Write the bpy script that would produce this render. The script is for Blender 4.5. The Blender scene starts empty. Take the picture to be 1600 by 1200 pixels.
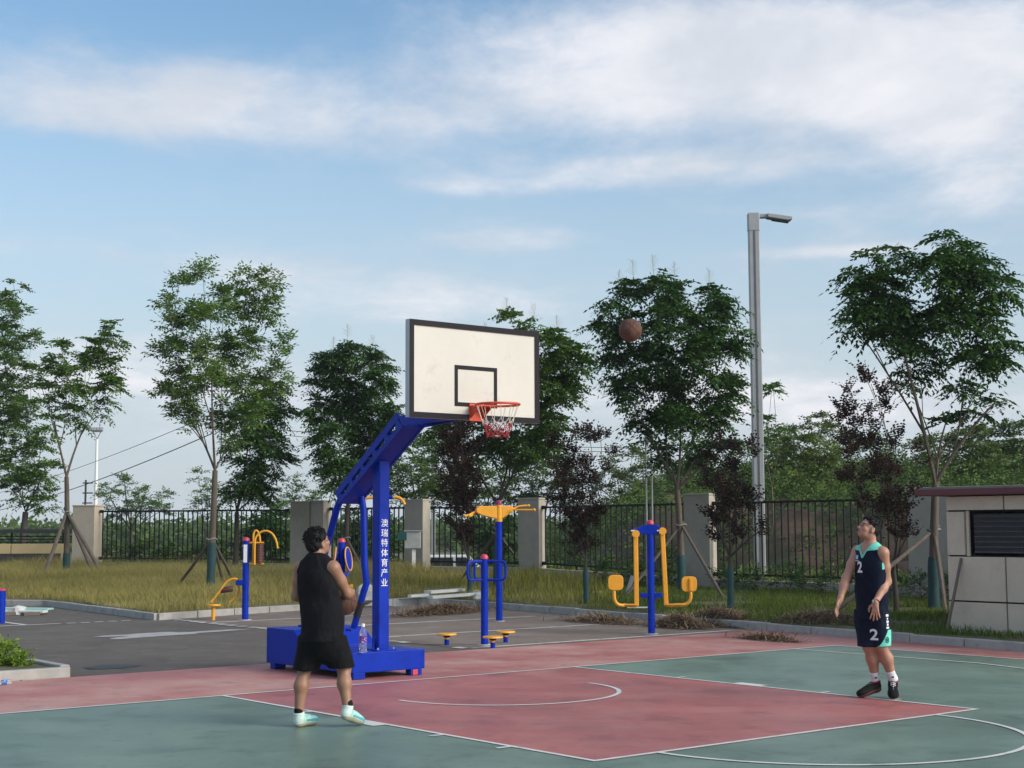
import bpy, bmesh, math, random
import numpy as np
from mathutils import Vector, Matrix
R_ = math.radians
S = bpy.context.scene
COL = S.collection

# ------------------------------------------------------------------ camera
CAM = np.array([-10.0368, -14.2248, 1.7308])
YAW, PIT, ROL, FOC = 0.680365, 0.0951212, -0.00410495, 2346.0
_F = np.array([math.sin(YAW)*math.cos(PIT), math.cos(YAW)*math.cos(PIT), math.sin(PIT)])
_R = np.cross(_F, [0, 0, 1]); _R /= np.linalg.norm(_R); _U = np.cross(_R, _F)
_R, _U = _R*math.cos(ROL)+_U*math.sin(ROL), -_R*math.sin(ROL)+_U*math.cos(ROL)
def ray(x, y): return _F + _R*(x-800)/FOC - _U*(y-600)/FOC
def gp(x, y, z=0.0):
    d = ray(x, y); return CAM + d*((z-CAM[2])/d[2])
def dp(x, y, d): return CAM + ray(x, y)*d
cd = bpy.data.cameras.new('camera'); co = bpy.data.objects.new('camera', cd); COL.objects.link(co)
cd.sensor_width = 36; cd.sensor_fit = 'HORIZONTAL'; cd.lens = FOC/1600*36
cd.clip_start = 0.1; cd.clip_end = 4000
co.matrix_world = Matrix(((_R[0], _U[0], -_F[0], CAM[0]), (_R[1], _U[1], -_F[1], CAM[1]), (_R[2], _U[2], -_F[2], CAM[2]), (0, 0, 0, 1)))
S.camera = co
S.render.resolution_x, S.render.resolution_y = 1024, 768
S.view_settings.view_transform = 'Standard'; S.view_settings.look = 'None'
S.view_settings.exposure = 1.56; S.view_settings.gamma = 1.0

# ------------------------------------------------------------------ sky and sun
SUN_EL = R_(27); SUN_DIR = np.array([0.42, -0.91])     # horizontal direction towards the sun
SUN_DIR = SUN_DIR/np.linalg.norm(SUN_DIR)
def nn(nt, typ, **kw):
    n = nt.nodes.new(typ)
    for k, v in kw.items(): setattr(n, k, v)
    return n
def mth(nt, op, a, b=None, c=None):
    n = nt.nodes.new('ShaderNodeMath'); n.operation = op
    for i, q in enumerate((a, b, c)):
        if q is None: continue
        if isinstance(q, (int, float)): n.inputs[i].default_value = q
        else: nt.links.new(q, n.inputs[i])
    return n.outputs[0]
W = bpy.data.worlds.new('World'); S.world = W; W.use_nodes = True
nt = W.node_tree; nt.nodes.clear()
out = nn(nt, 'ShaderNodeOutputWorld'); bg = nn(nt, 'ShaderNodeBackground')
sky = nn(nt, 'ShaderNodeTexSky', sky_type='NISHITA', sun_disc=False)
sky.sun_elevation = SUN_EL; sky.sun_rotation = math.atan2(SUN_DIR[0], SUN_DIR[1])
sky.air_density = 1.0; sky.dust_density = 1.2; sky.ozone_density = 2.0; sky.altitude = 50
tc = nn(nt, 'ShaderNodeTexCoord'); sep = nn(nt, 'ShaderNodeSeparateXYZ')
nt.links.new(tc.outputs['Generated'], sep.inputs[0])
dx, dy, dz = sep.outputs
a_ = mth(nt, 'ADD', mth(nt, 'MULTIPLY', dx, math.cos(YAW)), mth(nt, 'MULTIPLY', dy, -math.sin(YAW)))
b_ = mth(nt, 'ADD', mth(nt, 'MULTIPLY', dx, math.sin(YAW)), mth(nt, 'MULTIPLY', dy, math.cos(YAW)))
az = mth(nt, 'ARCTAN2', a_, b_); el = mth(nt, 'ARCSINE', dz)
den = mth(nt, 'ADD', mth(nt, 'MAXIMUM', dz, 0.0), 0.16)
cv = nn(nt, 'ShaderNodeCombineXYZ')
nt.links.new(mth(nt, 'DIVIDE', a_, den), cv.inputs[0]); nt.links.new(mth(nt, 'DIVIDE', b_, den), cv.inputs[1])
def noise(vec, scale, det, rough, off=(0, 0, 0), sc=(1, 1, 1), dist=0.0):
    mp = nn(nt, 'ShaderNodeMapping'); mp.inputs['Location'].default_value = off; mp.inputs['Scale'].default_value = sc
    nt.links.new(vec, mp.inputs[0])
    t = nn(nt, 'ShaderNodeTexNoise'); t.inputs['Scale'].default_value = scale; t.inputs['Detail'].default_value = det
    t.inputs['Roughness'].default_value = rough; t.inputs['Distortion'].default_value = dist
    nt.links.new(mp.outputs[0], t.inputs['Vector']); return t.outputs['Fac']
n1 = noise(cv.outputs[0], 0.9, 7, 0.55, (3.1, 1.7, 0), (1.0, 1.0, 1), 0.25)
n2 = noise(cv.outputs[0], 2.6, 11, 0.66, (7.3, 2.2, 0), (1.15, 0.95, 1), 0.25)
n3 = noise(cv.outputs[0], 1.7, 6, 0.6, (1.3, 8.2, 0), (1, 1, 1), 0.3)
G = None
for (cx, cy, wx, wy, am) in [(190, 155, 360, 52, .62), (120, 205, 230, 26, .32), (330, 110, 120, 30, .25), (520, 190, 260, 40, .3),
        (960, 60, 420, 100, .60), (1000, 150, 320, 70, .30), (1270, 110, 220, 110, .34), (1540, 110, 230, 120, .62), (1600, 290, 150, 70, .5), (1480, 200, 150, 60, .25),
        (1030, 262, 300, 32, .55), (760, 285, 170, 18, .3), (790, 372, 130, 24, .5), (440, 425, 260, 34, .42), (620, 470, 320, 40, .35),
        (1330, 401, 160, 11, .5), (1250, 330, 200, 22, .2), (150, 580, 300, 50, .45), (800, 620, 900, 60, .35), (1250, 640, 380, 50, .4), (50, 400, 160, 22, .3), (90, 60, 160, 60, .18)]:
    ga = mth(nt, 'DIVIDE', mth(nt, 'SUBTRACT', az, math.atan((cx-800)/FOC)), wx/FOC)
    ge = mth(nt, 'DIVIDE', mth(nt, 'SUBTRACT', el, math.atan((824-cy)/FOC)), wy/FOC)
    r2 = mth(nt, 'ADD', mth(nt, 'MULTIPLY', ga, ga), mth(nt, 'MULTIPLY', ge, ge))
    g = mth(nt, 'MULTIPLY', mth(nt, 'EXPONENT', mth(nt, 'MULTIPLY', r2, -1.0)), am)
    G = g if G is None else mth(nt, 'ADD', G, g)
hi_ = nn(nt, 'ShaderNodeMapRange', interpolation_type='SMOOTHSTEP')   # the cloud deck that begins at the top of the view goes on overhead
hi_.inputs[1].default_value = 0.33; hi_.inputs[2].default_value = 0.62; hi_.inputs[4].default_value = 0.36
nt.links.new(el, hi_.inputs[0])
G = mth(nt, 'ADD', G, hi_.outputs[0])
tot = mth(nt, 'ADD', mth(nt, 'ADD', mth(nt, 'MULTIPLY', n1, 0.62), mth(nt, 'MULTIPLY', n2, 1.40)), G)
mr = nn(nt, 'ShaderNodeMapRange', interpolation_type='SMOOTHSTEP')
mr.inputs[1].default_value = 0.99; mr.inputs[2].default_value = 1.80
nt.links.new(tot, mr.inputs[0])
skc = nn(nt, 'ShaderNodeVectorMath', operation='MULTIPLY'); skc.inputs[1].default_value = (0.052, 0.060, 0.060)
nt.links.new(sky.outputs[0], skc.inputs[0])
# haze layer low on the horizon all the way round
hz = nn(nt, 'ShaderNodeMapRange', interpolation_type='SMOOTHSTEP')
hz.inputs[1].default_value = 0.37; hz.inputs[2].default_value = 0.0; hz.inputs[3].default_value = 0.0; hz.inputs[4].default_value = 0.92
nt.links.new(el, hz.inputs[0])
mx0 = nn(nt, 'ShaderNodeMix', data_type='RGBA'); mx0.inputs[7].default_value = (0.202, 0.226, 0.248, 1)
nt.links.new(hz.outputs[0], mx0.inputs[0]); nt.links.new(skc.outputs[0], mx0.inputs[6])
cr = nn(nt, 'ShaderNodeMix', data_type='RGBA')
cr.inputs[6].default_value = (0.200, 0.222, 0.252, 1); cr.inputs[7].default_value = (0.325, 0.322, 0.336, 1)
m3 = nn(nt, 'ShaderNodeMapRange', interpolation_type='SMOOTHSTEP'); m3.inputs[1].default_value = 0.36; m3.inputs[2].default_value = 0.64; m3.inputs[3].default_value = 0.25
nt.links.new(n3, m3.inputs[0])
nt.links.new(mth(nt, 'MULTIPLY', m3.outputs[0], mth(nt, 'SQRT', mr.outputs[0])), cr.inputs[0])
mx = nn(nt, 'ShaderNodeMix', data_type='RGBA')
nt.links.new(mth(nt, 'MULTIPLY', mr.outputs[0], 0.95), mx.inputs[0]); nt.links.new(mx0.outputs[2], mx.inputs[6]); nt.links.new(cr.outputs[2], mx.inputs[7])
nt.links.new(mx.outputs[2], bg.inputs[0]); bg.inputs[1].default_value = 1.0
nt.links.new(bg.outputs[0], out.inputs[0])
sl = bpy.data.lights.new('sun', 'SUN'); sl.energy = 1.2; sl.angle = R_(32); sl.color = (1.0, 0.93, 0.84)
so = bpy.data.objects.new('sun', sl); COL.objects.link(so)
sd = Vector((SUN_DIR[0]*math.cos(SUN_EL), SUN_DIR[1]*math.cos(SUN_EL), math.sin(SUN_EL)))
so.rotation_euler = sd.to_track_quat('Z', 'Y').to_euler(); so.location = (20, -40, 40)

# ------------------------------------------------------------------ materials
MATS = {}
def mat(name, col, rough=0.6, *a, grain=0.0, scuff=None, **k):
    if name in MATS: return MATS[name]
    m = mat0(name, col, rough, *a, **k)
    t = m.node_tree; b = t.nodes['Principled BSDF']
    for sc_, lo_, hi_v, dark in ([(55.0, .3, .7, grain)] if grain else [])+(scuff or []):
        src = b.inputs['Base Color'].links[0].from_socket; mp = [n for n in t.nodes if n.type == 'MAPPING'][0]
        n = t.nodes.new('ShaderNodeTexNoise'); n.inputs['Scale'].default_value = sc_; n.inputs['Detail'].default_value = 8; n.inputs['Roughness'].default_value = .7; n.inputs['Distortion'].default_value = .6; t.links.new(mp.outputs[0], n.inputs['Vector'])
        r = t.nodes.new('ShaderNodeMapRange'); r.inputs[1].default_value = lo_; r.inputs[2].default_value = hi_v; r.inputs[3].default_value = 1+dark*.5; r.inputs[4].default_value = 1-dark; t.links.new(n.outputs['Fac'], r.inputs[0])
        v = t.nodes.new('ShaderNodeVectorMath'); v.operation = 'SCALE'; t.links.new(src, v.inputs[0]); t.links.new(r.outputs[0], v.inputs['Scale']); t.links.new(v.outputs[0], b.inputs['Base Color'])
    return m
def mat0(name, col, rough=0.6, var=0.12, scale=6.0, bump=0.0, bscale=60.0, metal=0.0, spec=0.5, col2=None, wear=None, coat=0.0, rvar=0.0, sc=(1, 1, 1)):
    """procedural paint/stone/etc.: two-scale noise in the base colour, fine bump"""
    if name in MATS: return MATS[name]
    m = bpy.data.materials.new(name); m.use_nodes = True; t = m.node_tree; b = t.nodes['Principled BSDF']
    b.inputs['Roughness'].default_value = rough; b.inputs['Metallic'].default_value = metal
    b.inputs['Specular IOR Level'].default_value = spec; b.inputs['Coat Weight'].default_value = coat
    g = t.nodes.new('ShaderNodeNewGeometry'); mp = t.nodes.new('ShaderNodeMapping'); mp.inputs['Scale'].default_value = sc
    t.links.new(g.outputs['Position'], mp.inputs[0])
    n = t.nodes.new('ShaderNodeTexNoise'); n.inputs['Scale'].default_value = scale; n.inputs['Detail'].default_value = 6; n.inputs['Roughness'].default_value = 0.6
    t.links.new(mp.outputs[0], n.inputs['Vector'])
    r = t.nodes.new('ShaderNodeMapRange'); r.inputs[1].default_value = 0.3; r.inputs[2].default_value = 0.7
    t.links.new(n.outputs['Fac'], r.inputs[0])
    x = t.nodes.new('ShaderNodeMix'); x.data_type = 'RGBA'
    c2 = col2 or tuple(min(1, c*(1+var)) for c in col); c1 = col if col2 else tuple(c*(1-var) for c in col)
    x.inputs[6].default_value = (*c1, 1); x.inputs[7].default_value = (*c2, 1)
    t.links.new(r.outputs[0], x.inputs[0]); last = x.outputs[2]
    if wear:   # (colour, scale, low, high): blotches with an edge of their own
        wn = t.nodes.new('ShaderNodeTexNoise'); wn.inputs['Scale'].default_value = wear[1]; wn.inputs['Detail'].default_value = 9; wn.inputs['Roughness'].default_value = 0.68
        t.links.new(mp.outputs[0], wn.inputs['Vector'])
        wr = t.nodes.new('ShaderNodeMapRange'); wr.inputs[1].default_value = wear[2]; wr.inputs[2].default_value = wear[3]
        t.links.new(wn.outputs['Fac'], wr.inputs[0])
        wx = t.nodes.new('ShaderNodeMix'); wx.data_type = 'RGBA'; wx.inputs[7].default_value = (*wear[0], 1)
        t.links.new(wr.outputs[0], wx.inputs[0]); t.links.new(last, wx.inputs[6]); last = wx.outputs[2]
    t.links.new(last, b.inputs['Base Color'])
    if rvar:
        rr = t.nodes.new('ShaderNodeMapRange'); rr.inputs[1].default_value = 0.3; rr.inputs[2].default_value = 0.7
        rr.inputs[3].default_value = rough-rvar; rr.inputs[4].default_value = rough+rvar
        t.links.new(n.outputs['Fac'], rr.inputs[0]); t.links.new(rr.outputs[0], b.inputs['Roughness'])
    if bump:
        bn = t.nodes.new('ShaderNodeTexNoise'); bn.inputs['Scale'].default_value = bscale; bn.inputs['Detail'].default_value = 4
        t.links.new(mp.outputs[0], bn.inputs['Vector'])
        bb = t.nodes.new('ShaderNodeBump'); bb.inputs['Strength'].default_value = bump; bb.inputs['Distance'].default_value = 0.01
        t.links.new(bn.outputs['Fac'], bb.inputs['Height']); t.links.new(bb.outputs[0], b.inputs['Normal'])
    MATS[name] = m; return m
def leafmat(name, c1, c2, c3=None, trans=0.25, rough=0.55, nscale=0.9):
    if name in MATS: return MATS[name]
    m = bpy.data.materials.new(name); m.use_nodes = True; t = m.node_tree; b = t.nodes['Principled BSDF']
    g = t.nodes.new('ShaderNodeNewGeometry')
    n = t.nodes.new('ShaderNodeTexNoise'); n.inputs['Scale'].default_value = nscale; n.inputs['Detail'].default_value = 3
    t.links.new(g.outputs['Position'], n.inputs['Vector'])
    ad = t.nodes.new('ShaderNodeMath'); ad.operation = 'MULTIPLY_ADD'; ad.inputs[1].default_value = 0.5
    t.links.new(g.outputs['Random Per Island'], ad.inputs[0])
    mm = t.nodes.new('ShaderNodeMath'); mm.operation = 'MULTIPLY'; mm.inputs[1].default_value = 0.5; t.links.new(n.outputs['Fac'], mm.inputs[0])
    t.links.new(mm.outputs[0], ad.inputs[2])
    cr = t.nodes.new('ShaderNodeValToRGB'); cr.color_ramp.elements[0].color = (*c1, 1); cr.color_ramp.elements[0].position = 0.15
    cr.color_ramp.elements[1].color = (*c2, 1); cr.color_ramp.elements[1].position = 0.75
    if c3: e = cr.color_ramp.elements.new(0.86); e.color = (*c3, 1)
    t.links.new(ad.outputs[0], cr.inputs[0]); t.links.new(cr.outputs[0], b.inputs['Base Color'])
    b.inputs['Roughness'].default_value = rough; b.inputs['Specular IOR Level'].default_value = 0.15
    tr = t.nodes.new('ShaderNodeBsdfTranslucent'); t.links.new(cr.outputs[0], tr.inputs[0])
    mxs = t.nodes.new('ShaderNodeMixShader'); mxs.inputs[0].default_value = trans
    o = t.nodes['Material Output']
    t.links.new(b.outputs[0], mxs.inputs[1]); t.links.new(tr.outputs[0], mxs.inputs[2]); t.links.new(mxs.outputs[0], o.inputs[0])
    MATS[name] = m; return m

BLUE = mat('blue_gloss_paint', (0.001, 0.020, 0.27), 0.40, 0.12, 3, rvar=0.08, spec=.16, grain=.07, scuff=[(2.2, .55, .70, .22), (14, .60, .70, .30)], wear=((0.006, 0.04, 0.27), 9, .62, .75))
YEL = mat('yellow_gloss_paint', (0.70, 0.31, 0.018), 0.42, 0.08, 8, grain=.06, scuff=[(12, .60, .72, .28)])
REDCAP = mat('red_plastic', (0.50, 0.045, 0.075), 0.45)
BLACKM = mat('black_metal', (0.009, 0.009, 0.012), 0.5, 0.2, 20, spec=.25)
GREYM = mat('grey_powder_coat', (0.30, 0.31, 0.32), 0.45, 0.08, 3, metal=0.1)
WHITE = mat('white_paint', (0.80, 0.79, 0.76), 0.6, 0.06, 12)
BROWNR = mat('brown_rubber', (0.085, 0.030, 0.022), 0.55)

# ------------------------------------------------------------------ mesh helpers
def fin(me, smooth):
    if smooth:
        me.shade_smooth()
        if smooth != 'all': me.set_sharp_from_angle(angle=R_(38))
def link(o, parent=None):
    COL.objects.link(o)
    if parent is not None: o.parent = parent
    return o
def tag(o, label=None, cat=None, group=None, kind=None):
    if label: o['label'] = label
    if cat: o['category'] = cat
    if group: o['group'] = group
    if kind: o['kind'] = kind
    return o
def empty(name, loc, rz=0.0, label=None, cat=None, group=None):
    o = bpy.data.objects.new(name, None); o.empty_display_size = 0.2; COL.objects.link(o)
    o.location = tuple(float(q) for q in loc); o.rotation_euler = (0, 0, rz)
    return tag(o, label, cat, group)
def basis(d):
    d = np.asarray(d, float); d = d/np.linalg.norm(d)
    a = np.cross(d, [0, 0, 1]) if abs(d[2]) < 0.95 else np.cross(d, [1, 0, 0])
    a /= np.linalg.norm(a); return a, np.cross(d, a), d
class MB:
    def __init__(s): s.v = []; s.f = []; s.m = []
    def add(s, vs, fs, mi=0):
        o = len(s.v); s.v += [tuple(float(c) for c in v) for v in vs]; s.f += [tuple(i+o for i in f) for f in fs]; s.m += [mi]*len(fs); return s
    def box(s, c, sz, rot=None, mi=0, taper=1.0):
        h = np.array(sz)/2.0; vs = []
        for z in (-1, 1):
            k = taper if z > 0 else 1.0
            for x, y in ((-1, -1), (1, -1), (1, 1), (-1, 1)): vs.append(np.array([x*h[0]*k, y*h[1]*k, z*h[2]]))
        if rot is not None:
            M = np.array(Matrix.Rotation(rot[0], 3, rot[1])) if isinstance(rot, tuple) else np.array(rot)
            vs = [M @ v for v in vs]
        vs = [v+np.array(c) for v in vs]
        return s.add(vs, [(3, 2, 1, 0), (4, 5, 6, 7), (0, 1, 5, 4), (1, 2, 6, 5), (2, 3, 7, 6), (3, 0, 4, 7)], mi)
    def beam(s, a, b, w, h, mi=0, up=(0, 0, 1)):
        a = np.array(a, float); b = np.array(b, float); d = b-a; L = np.linalg.norm(d); d /= L
        x = np.cross(d, up); x /= np.linalg.norm(x); z = np.cross(x, d)
        M = np.stack([x, d, z], 1); return s.box((a+b)/2, (w, L, h), M, mi)
    def tube(s, pts, r, n=8, mi=0, caps=True, closed=False):
        P = [np.array(p, float) for p in pts]; k = len(P)
        rr = [r]*k if isinstance(r, (int, float)) else list(r)
        vs = []; prev = None
        for i in range(k):
            if closed: d = P[(i+1) % k]-P[i-1]
            else: d = P[min(i+1, k-1)]-P[max(i-1, 0)]
            d /= max(1e-9, np.linalg.norm(d))
            if prev is None: a = basis(d)[0]
            else:
                a = prev-d*np.dot(prev, d); a /= max(1e-9, np.linalg.norm(a))
            prev = a; b = np.cross(d, a)
            for j in range(n):
                t = 2*math.pi*j/n; vs.append(P[i]+rr[i]*(a*math.cos(t)+b*math.sin(t)))
        fs = []
        for i in range(k if closed else k-1):
            for j in range(n):
                q = (i+1) % k
                fs.append((i*n+j, i*n+(j+1) % n, q*n+(j+1) % n, q*n+j))
        if caps and not closed: fs += [tuple(range(n-1, -1, -1)), tuple((k-1)*n+j for j in range(n))]
        return s.add(vs, fs, mi)
    def cyl(s, a, b, r0, r1=None, n=14, mi=0): return s.tube([a, b], [r0, r0 if r1 is None else r1], n, mi)
    def lathe(s, prof, c=(0, 0, 0), n=20, mi=0, axis=None):
        """profile of (radius, height) about z (or about axis)"""
        A, B, D = (np.array([1, 0, 0]), np.array([0, 1, 0]), np.array([0, 0, 1])) if axis is None else basis(axis)
        c = np.array(c, float); vs = []; fs = []
        for r, h in prof:
            for j in range(n):
                t = 2*math.pi*j/n; vs.append(c+D*h+r*(A*math.cos(t)+B*math.sin(t)))
        for i in range(len(prof)-1):
            for j in range(n): fs.append((i*n+j, i*n+(j+1) % n, (i+1)*n+(j+1) % n, (i+1)*n+j))
        if prof[0][0] > 1e-4: fs.append(tuple(range(n-1, -1, -1)))
        if prof[-1][0] > 1e-4: fs.append(tuple((len(prof)-1)*n+j for j in range(n)))
        return s.add(vs, fs, mi)
    def sph(s, c, r, n=16, m=10, mi=0):
        r = (r, r, r) if isinstance(r, (int, float)) else r
        vs = [(c[0], c[1], c[2]-r[2])]; fs = []
        for i in range(1, m):
            p = math.pi*i/m
            for j in range(n):
                t = 2*math.pi*j/n; vs.append((c[0]+r[0]*math.sin(p)*math.cos(t), c[1]+r[1]*math.sin(p)*math.sin(t), c[2]-r[2]*math.cos(p)))
        vs.append((c[0], c[1], c[2]+r[2])); L = len(vs)-1
        for j in range(n): fs.append((0, 1+(j+1) % n, 1+j)); fs.append((L, L-n+j, L-n+(j+1) % n))
        for i in range(m-2):
            for j in range(n): fs.append((1+i*n+j, 1+i*n+(j+1) % n, 1+(i+1)*n+(j+1) % n, 1+(i+1)*n+j))
        return s.add(vs, fs, mi)
    def prism(s, poly, d0, d1, plane='xz', mi=0):
        """polygon in a plane, extruded along the third axis from d0 to d1"""
        def P(u, v, w): return {'xz': (u, w, v), 'xy': (u, v, w), 'yz': (w, u, v)}[plane]
        n = len(poly); vs = [P(u, v, d0) for u, v in poly]+[P(u, v, d1) for u, v in poly]
        fs = [tuple(range(n)), tuple(range(2*n-1, n-1, -1))]+[((i+1) % n, i, i+n, (i+1) % n+n) for i in range(n)]
        return s.add(vs, fs, mi)
    def mesh(s, name, mats, smooth=True):
        me = bpy.data.meshes.new(name); me.from_pydata(s.v, [], s.f)
        for m in (mats if isinstance(mats, (list, tuple)) else [mats]): me.materials.append(m)
        if any(s.m): me.polygons.foreach_set('material_index', s.m)
        bm = bmesh.new(); bm.from_mesh(me); bmesh.ops.recalc_face_normals(bm, faces=bm.faces); bm.to_mesh(me); bm.free()
        fin(me, smooth); return me
    def build(s, name, mats, parent=None, smooth=True, bevel=0.0, loc=None):
        o = bpy.data.objects.new(name, s.mesh(name, mats, smooth)); link(o, parent)
        if loc is not None: o.location = tuple(float(q) for q in loc)
        if bevel:
            b = o.modifiers.new('bevel', 'BEVEL'); b.width = bevel; b.segments = 2; b.limit_method = 'ANGLE'; b.angle_limit = R_(40)
        return o
def npmesh(name, V, F, mats, smooth=False, midx=None):
    V = np.asarray(V, np.float32); F = np.asarray(F, np.int32); k = F.shape[1]
    me = bpy.data.meshes.new(name); me.vertices.add(len(V)); me.vertices.foreach_set('co', V.ravel())
    me.loops.add(F.size); me.loops.foreach_set('vertex_index', F.ravel())
    me.polygons.add(len(F)); me.polygons.foreach_set('loop_start', np.arange(0, F.size, k, dtype=np.int32))
    for m in (mats if isinstance(mats, (list, tuple)) else [mats]): me.materials.append(m)
    if midx is not None: me.polygons.foreach_set('material_index', np.asarray(midx, np.int32))
    me.update(calc_edges=True); me.validate()
    if smooth: me.shade_smooth()
    return me
def npobj(name, V, F, mats, parent=None, smooth=False, midx=None, loc=None):
    o = bpy.data.objects.new(name, npmesh(name, V, F, mats, smooth, midx)); link(o, parent)
    if loc is not None: o.location = tuple(float(q) for q in loc)
    return o
def inst(name, me, parent, loc, rz=0.0, scale=None):
    o = bpy.data.objects.new(name, me); link(o, parent); o.location = tuple(float(q) for q in loc); o.rotation_euler = (0, 0, rz)
    if scale: o.scale = scale
    return o
def text_part(name, txt, size, mat_, parent, loc, rot, ext=0.001):
    cu = bpy.data.curves.new(name, 'FONT'); cu.body = txt; cu.size = size; cu.align_x = 'CENTER'; cu.align_y = 'CENTER'; cu.extrude = ext
    t = bpy.data.objects.new('tmp_text', cu); COL.objects.link(t)
    bpy.context.view_layer.update()
    me = bpy.data.meshes.new_from_object(t.evaluated_get(bpy.context.evaluated_depsgraph_get()))
    bpy.data.objects.remove(t); bpy.data.curves.remove(cu)
    me.materials.clear(); me.materials.append(mat_)
    o = bpy.data.objects.new(name, me); link(o, parent); o.location = loc; o.rotation_euler = rot; return o
# ------------------------------------------------------------------ ground, court, parking
M_ASPH = mat('asphalt', (0.112, 0.097, 0.085), 0.9, 0.16, 0.7, 0.35, 90, spec=.25, grain=.22, scuff=[(.9, .55, .72, .22)], wear=((0.160, 0.142, 0.126), 2.2, .53, .72))
M_BAY = mat('dusty_asphalt', (0.185, 0.146, 0.120), 0.9, 0.15, 0.8, 0.35, 90, spec=.25, grain=.2, scuff=[(1.1, .55, .7, .2)], wear=((0.25, 0.21, 0.18), 1.3, .5, .72))
M_RED = mat('red_court_paint', (0.300, 0.090, 0.080), 0.45, 0.12, 0.5, 0.10, 220, spec=.4, grain=.10, scuff=[(1.3, .52, .66, .22), (6, .58, .70, .28)], rvar=0.13, wear=((0.36, 0.145, 0.128), 0.9, .46, .74))
M_REDOUT = mat('dusty_red_runoff', (0.35, 0.115, 0.098), 0.55, 0.14, 0.55, 0.12, 220, spec=.35, grain=.14, scuff=[(1.4, .54, .68, .18), (5, .58, .70, .22)], rvar=0.12, wear=((0.40, 0.25, 0.215), 0.55, .42, .66))
M_GRN = mat('green_court_paint', (0.104, 0.156, 0.120), 0.42, 0.14, 0.5, 0.10, 220, spec=.4, grain=.10, scuff=[(1.3, .52, .66, .22), (6, .58, .70, .28)], rvar=0.13, wear=((0.150, 0.202, 0.162), 1.0, .48, .74))
M_LINE = mat('white_line_paint', (0.66, 0.66, 0.63), 0.5, 0.06, 3, wear=((0.34, 0.36, 0.33), 3.5, .56, .72), grain=.12)
M_PLINE = mat('worn_parking_paint', (0.55, 0.54, 0.51), 0.65, 0.1, 4, wear=((0.20, 0.185, 0.17), 6, .52, .66))
def sheet(name, polys, z, m, kind='structure'):
    V = []; F = []
    for p in polys:
        o = len(V); V += [(x, y, z) for x, y in p]; F.append(tuple(range(o, o+len(p))))
    me = bpy.data.meshes.new(name); me.from_pydata(V, [], F); me.materials.append(m)
    o = bpy.data.objects.new(name, me); link(o); o['kind'] = kind; return o
def rect(x0, y0, x1, y1): return [(x0, y0), (x1, y0), (x1, y1), (x0, y1)]
sheet('asphalt_ground', [rect(-70, -60, 9.2, 45)], -0.012, M_ASPH)
sheet('parking_bay_ground', [rect(3.25, 3.05, 10.4, 13.6)], -0.008, M_BAY)
sheet('court_runoff', [[(-60, -60), (8.72, -60), (8.72, -2.4), (9.28, 2.98), (-60, 3.0)]], -0.004, M_REDOUT)
sheet('court_green', [rect(-7.5, -28, -2.45, 0), rect(2.45, -28, 7.5, 0), rect(-2.45, -28, 2.45, -5.8)], 0.0, M_GRN)
sheet('court_key', [rect(-2.45, -5.8, 2.45, 0)], 0.0003, M_RED)
LW = 0.05
def arc(cx, cy, r, a0, a1, w=LW, n=48):
    q = []
    for i in range(n):
        t0 = R_(a0+(a1-a0)*i/n); t1 = R_(a0+(a1-a0)*(i+1)/n); ri, ro = r-w, r
        q.append([(cx+ri*math.cos(t0), cy+ri*math.sin(t0)), (cx+ro*math.cos(t0), cy+ro*math.sin(t0)), (cx+ro*math.cos(t1), cy+ro*math.sin(t1)), (cx+ri*math.cos(t1), cy+ri*math.sin(t1))])
    return q
zl = 0.005
sheet('court_line', [rect(-7.5, -LW, 7.5, 0)], zl, M_LINE)
for sx in (-1, 1):
    sheet('court_line', [rect(7.45*sx, -28, 7.5*sx, -LW)], zl, M_LINE)
    sheet('court_line', [rect(2.40*sx, -5.8+LW, 2.45*sx, -LW)], zl, M_LINE)
    sheet('court_line', [rect(6.55*sx, -2.99, 6.6*sx, -LW)], zl, M_LINE)
    for yy in (-1.80, -3.90, -4.80):
        sheet('lane_mark', [rect(2.45*sx, yy-LW/2, 2.58*sx, yy+LW/2)], zl, M_LINE)
    sheet('lane_mark', [rect(2.45*sx, -3.06, 2.58*sx, -2.66)], zl, M_LINE)
sheet('free_throw_line', [rect(-2.45, -5.8, 2.45, -5.8+LW)], zl, M_LINE)
sheet('free_throw_circle', arc(0, -5.775, 1.8, 180, 360), zl+.001, M_LINE)
sheet('three_point_line', arc(0, -1.575, 6.75, 192.1, 347.9), zl+.001, M_LINE)
sheet('no_charge_semicircle', arc(0, -1.575, 1.30, 180, 360), zl, M_LINE)
for yy in (3.24, 5.93, 8.60, 11.18):
    sheet('parking_line', [rect(3.32, yy-.06, 8.75 if yy < 8 else 9.0, yy+.06)], -0.004, M_PLINE)
rnd = random.Random(5)
for i in range(26):      # broken paint of the bays' front line
    y0 = 3.25+i*0.36
    if rnd.random() < .72: sheet('broken_parking_line', [rect(3.14+rnd.uniform(-.02, .02), y0, 3.31, y0+rnd.uniform(.12, .30))], -0.003, M_PLINE)
sheet('parking_line', [rect(-6, 12.78, 1.1, 12.9)], -0.004, M_PLINE)
for i in range(5): sheet('broken_parking_line', [rect(1.22+i*.27, 12.76, 1.22+i*.27+.17, 12.88)], -0.004, M_PLINE)
sheet('parking_line', [rect(.40, 12.9, .52, 16.6)], -0.004, M_PLINE)
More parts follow.
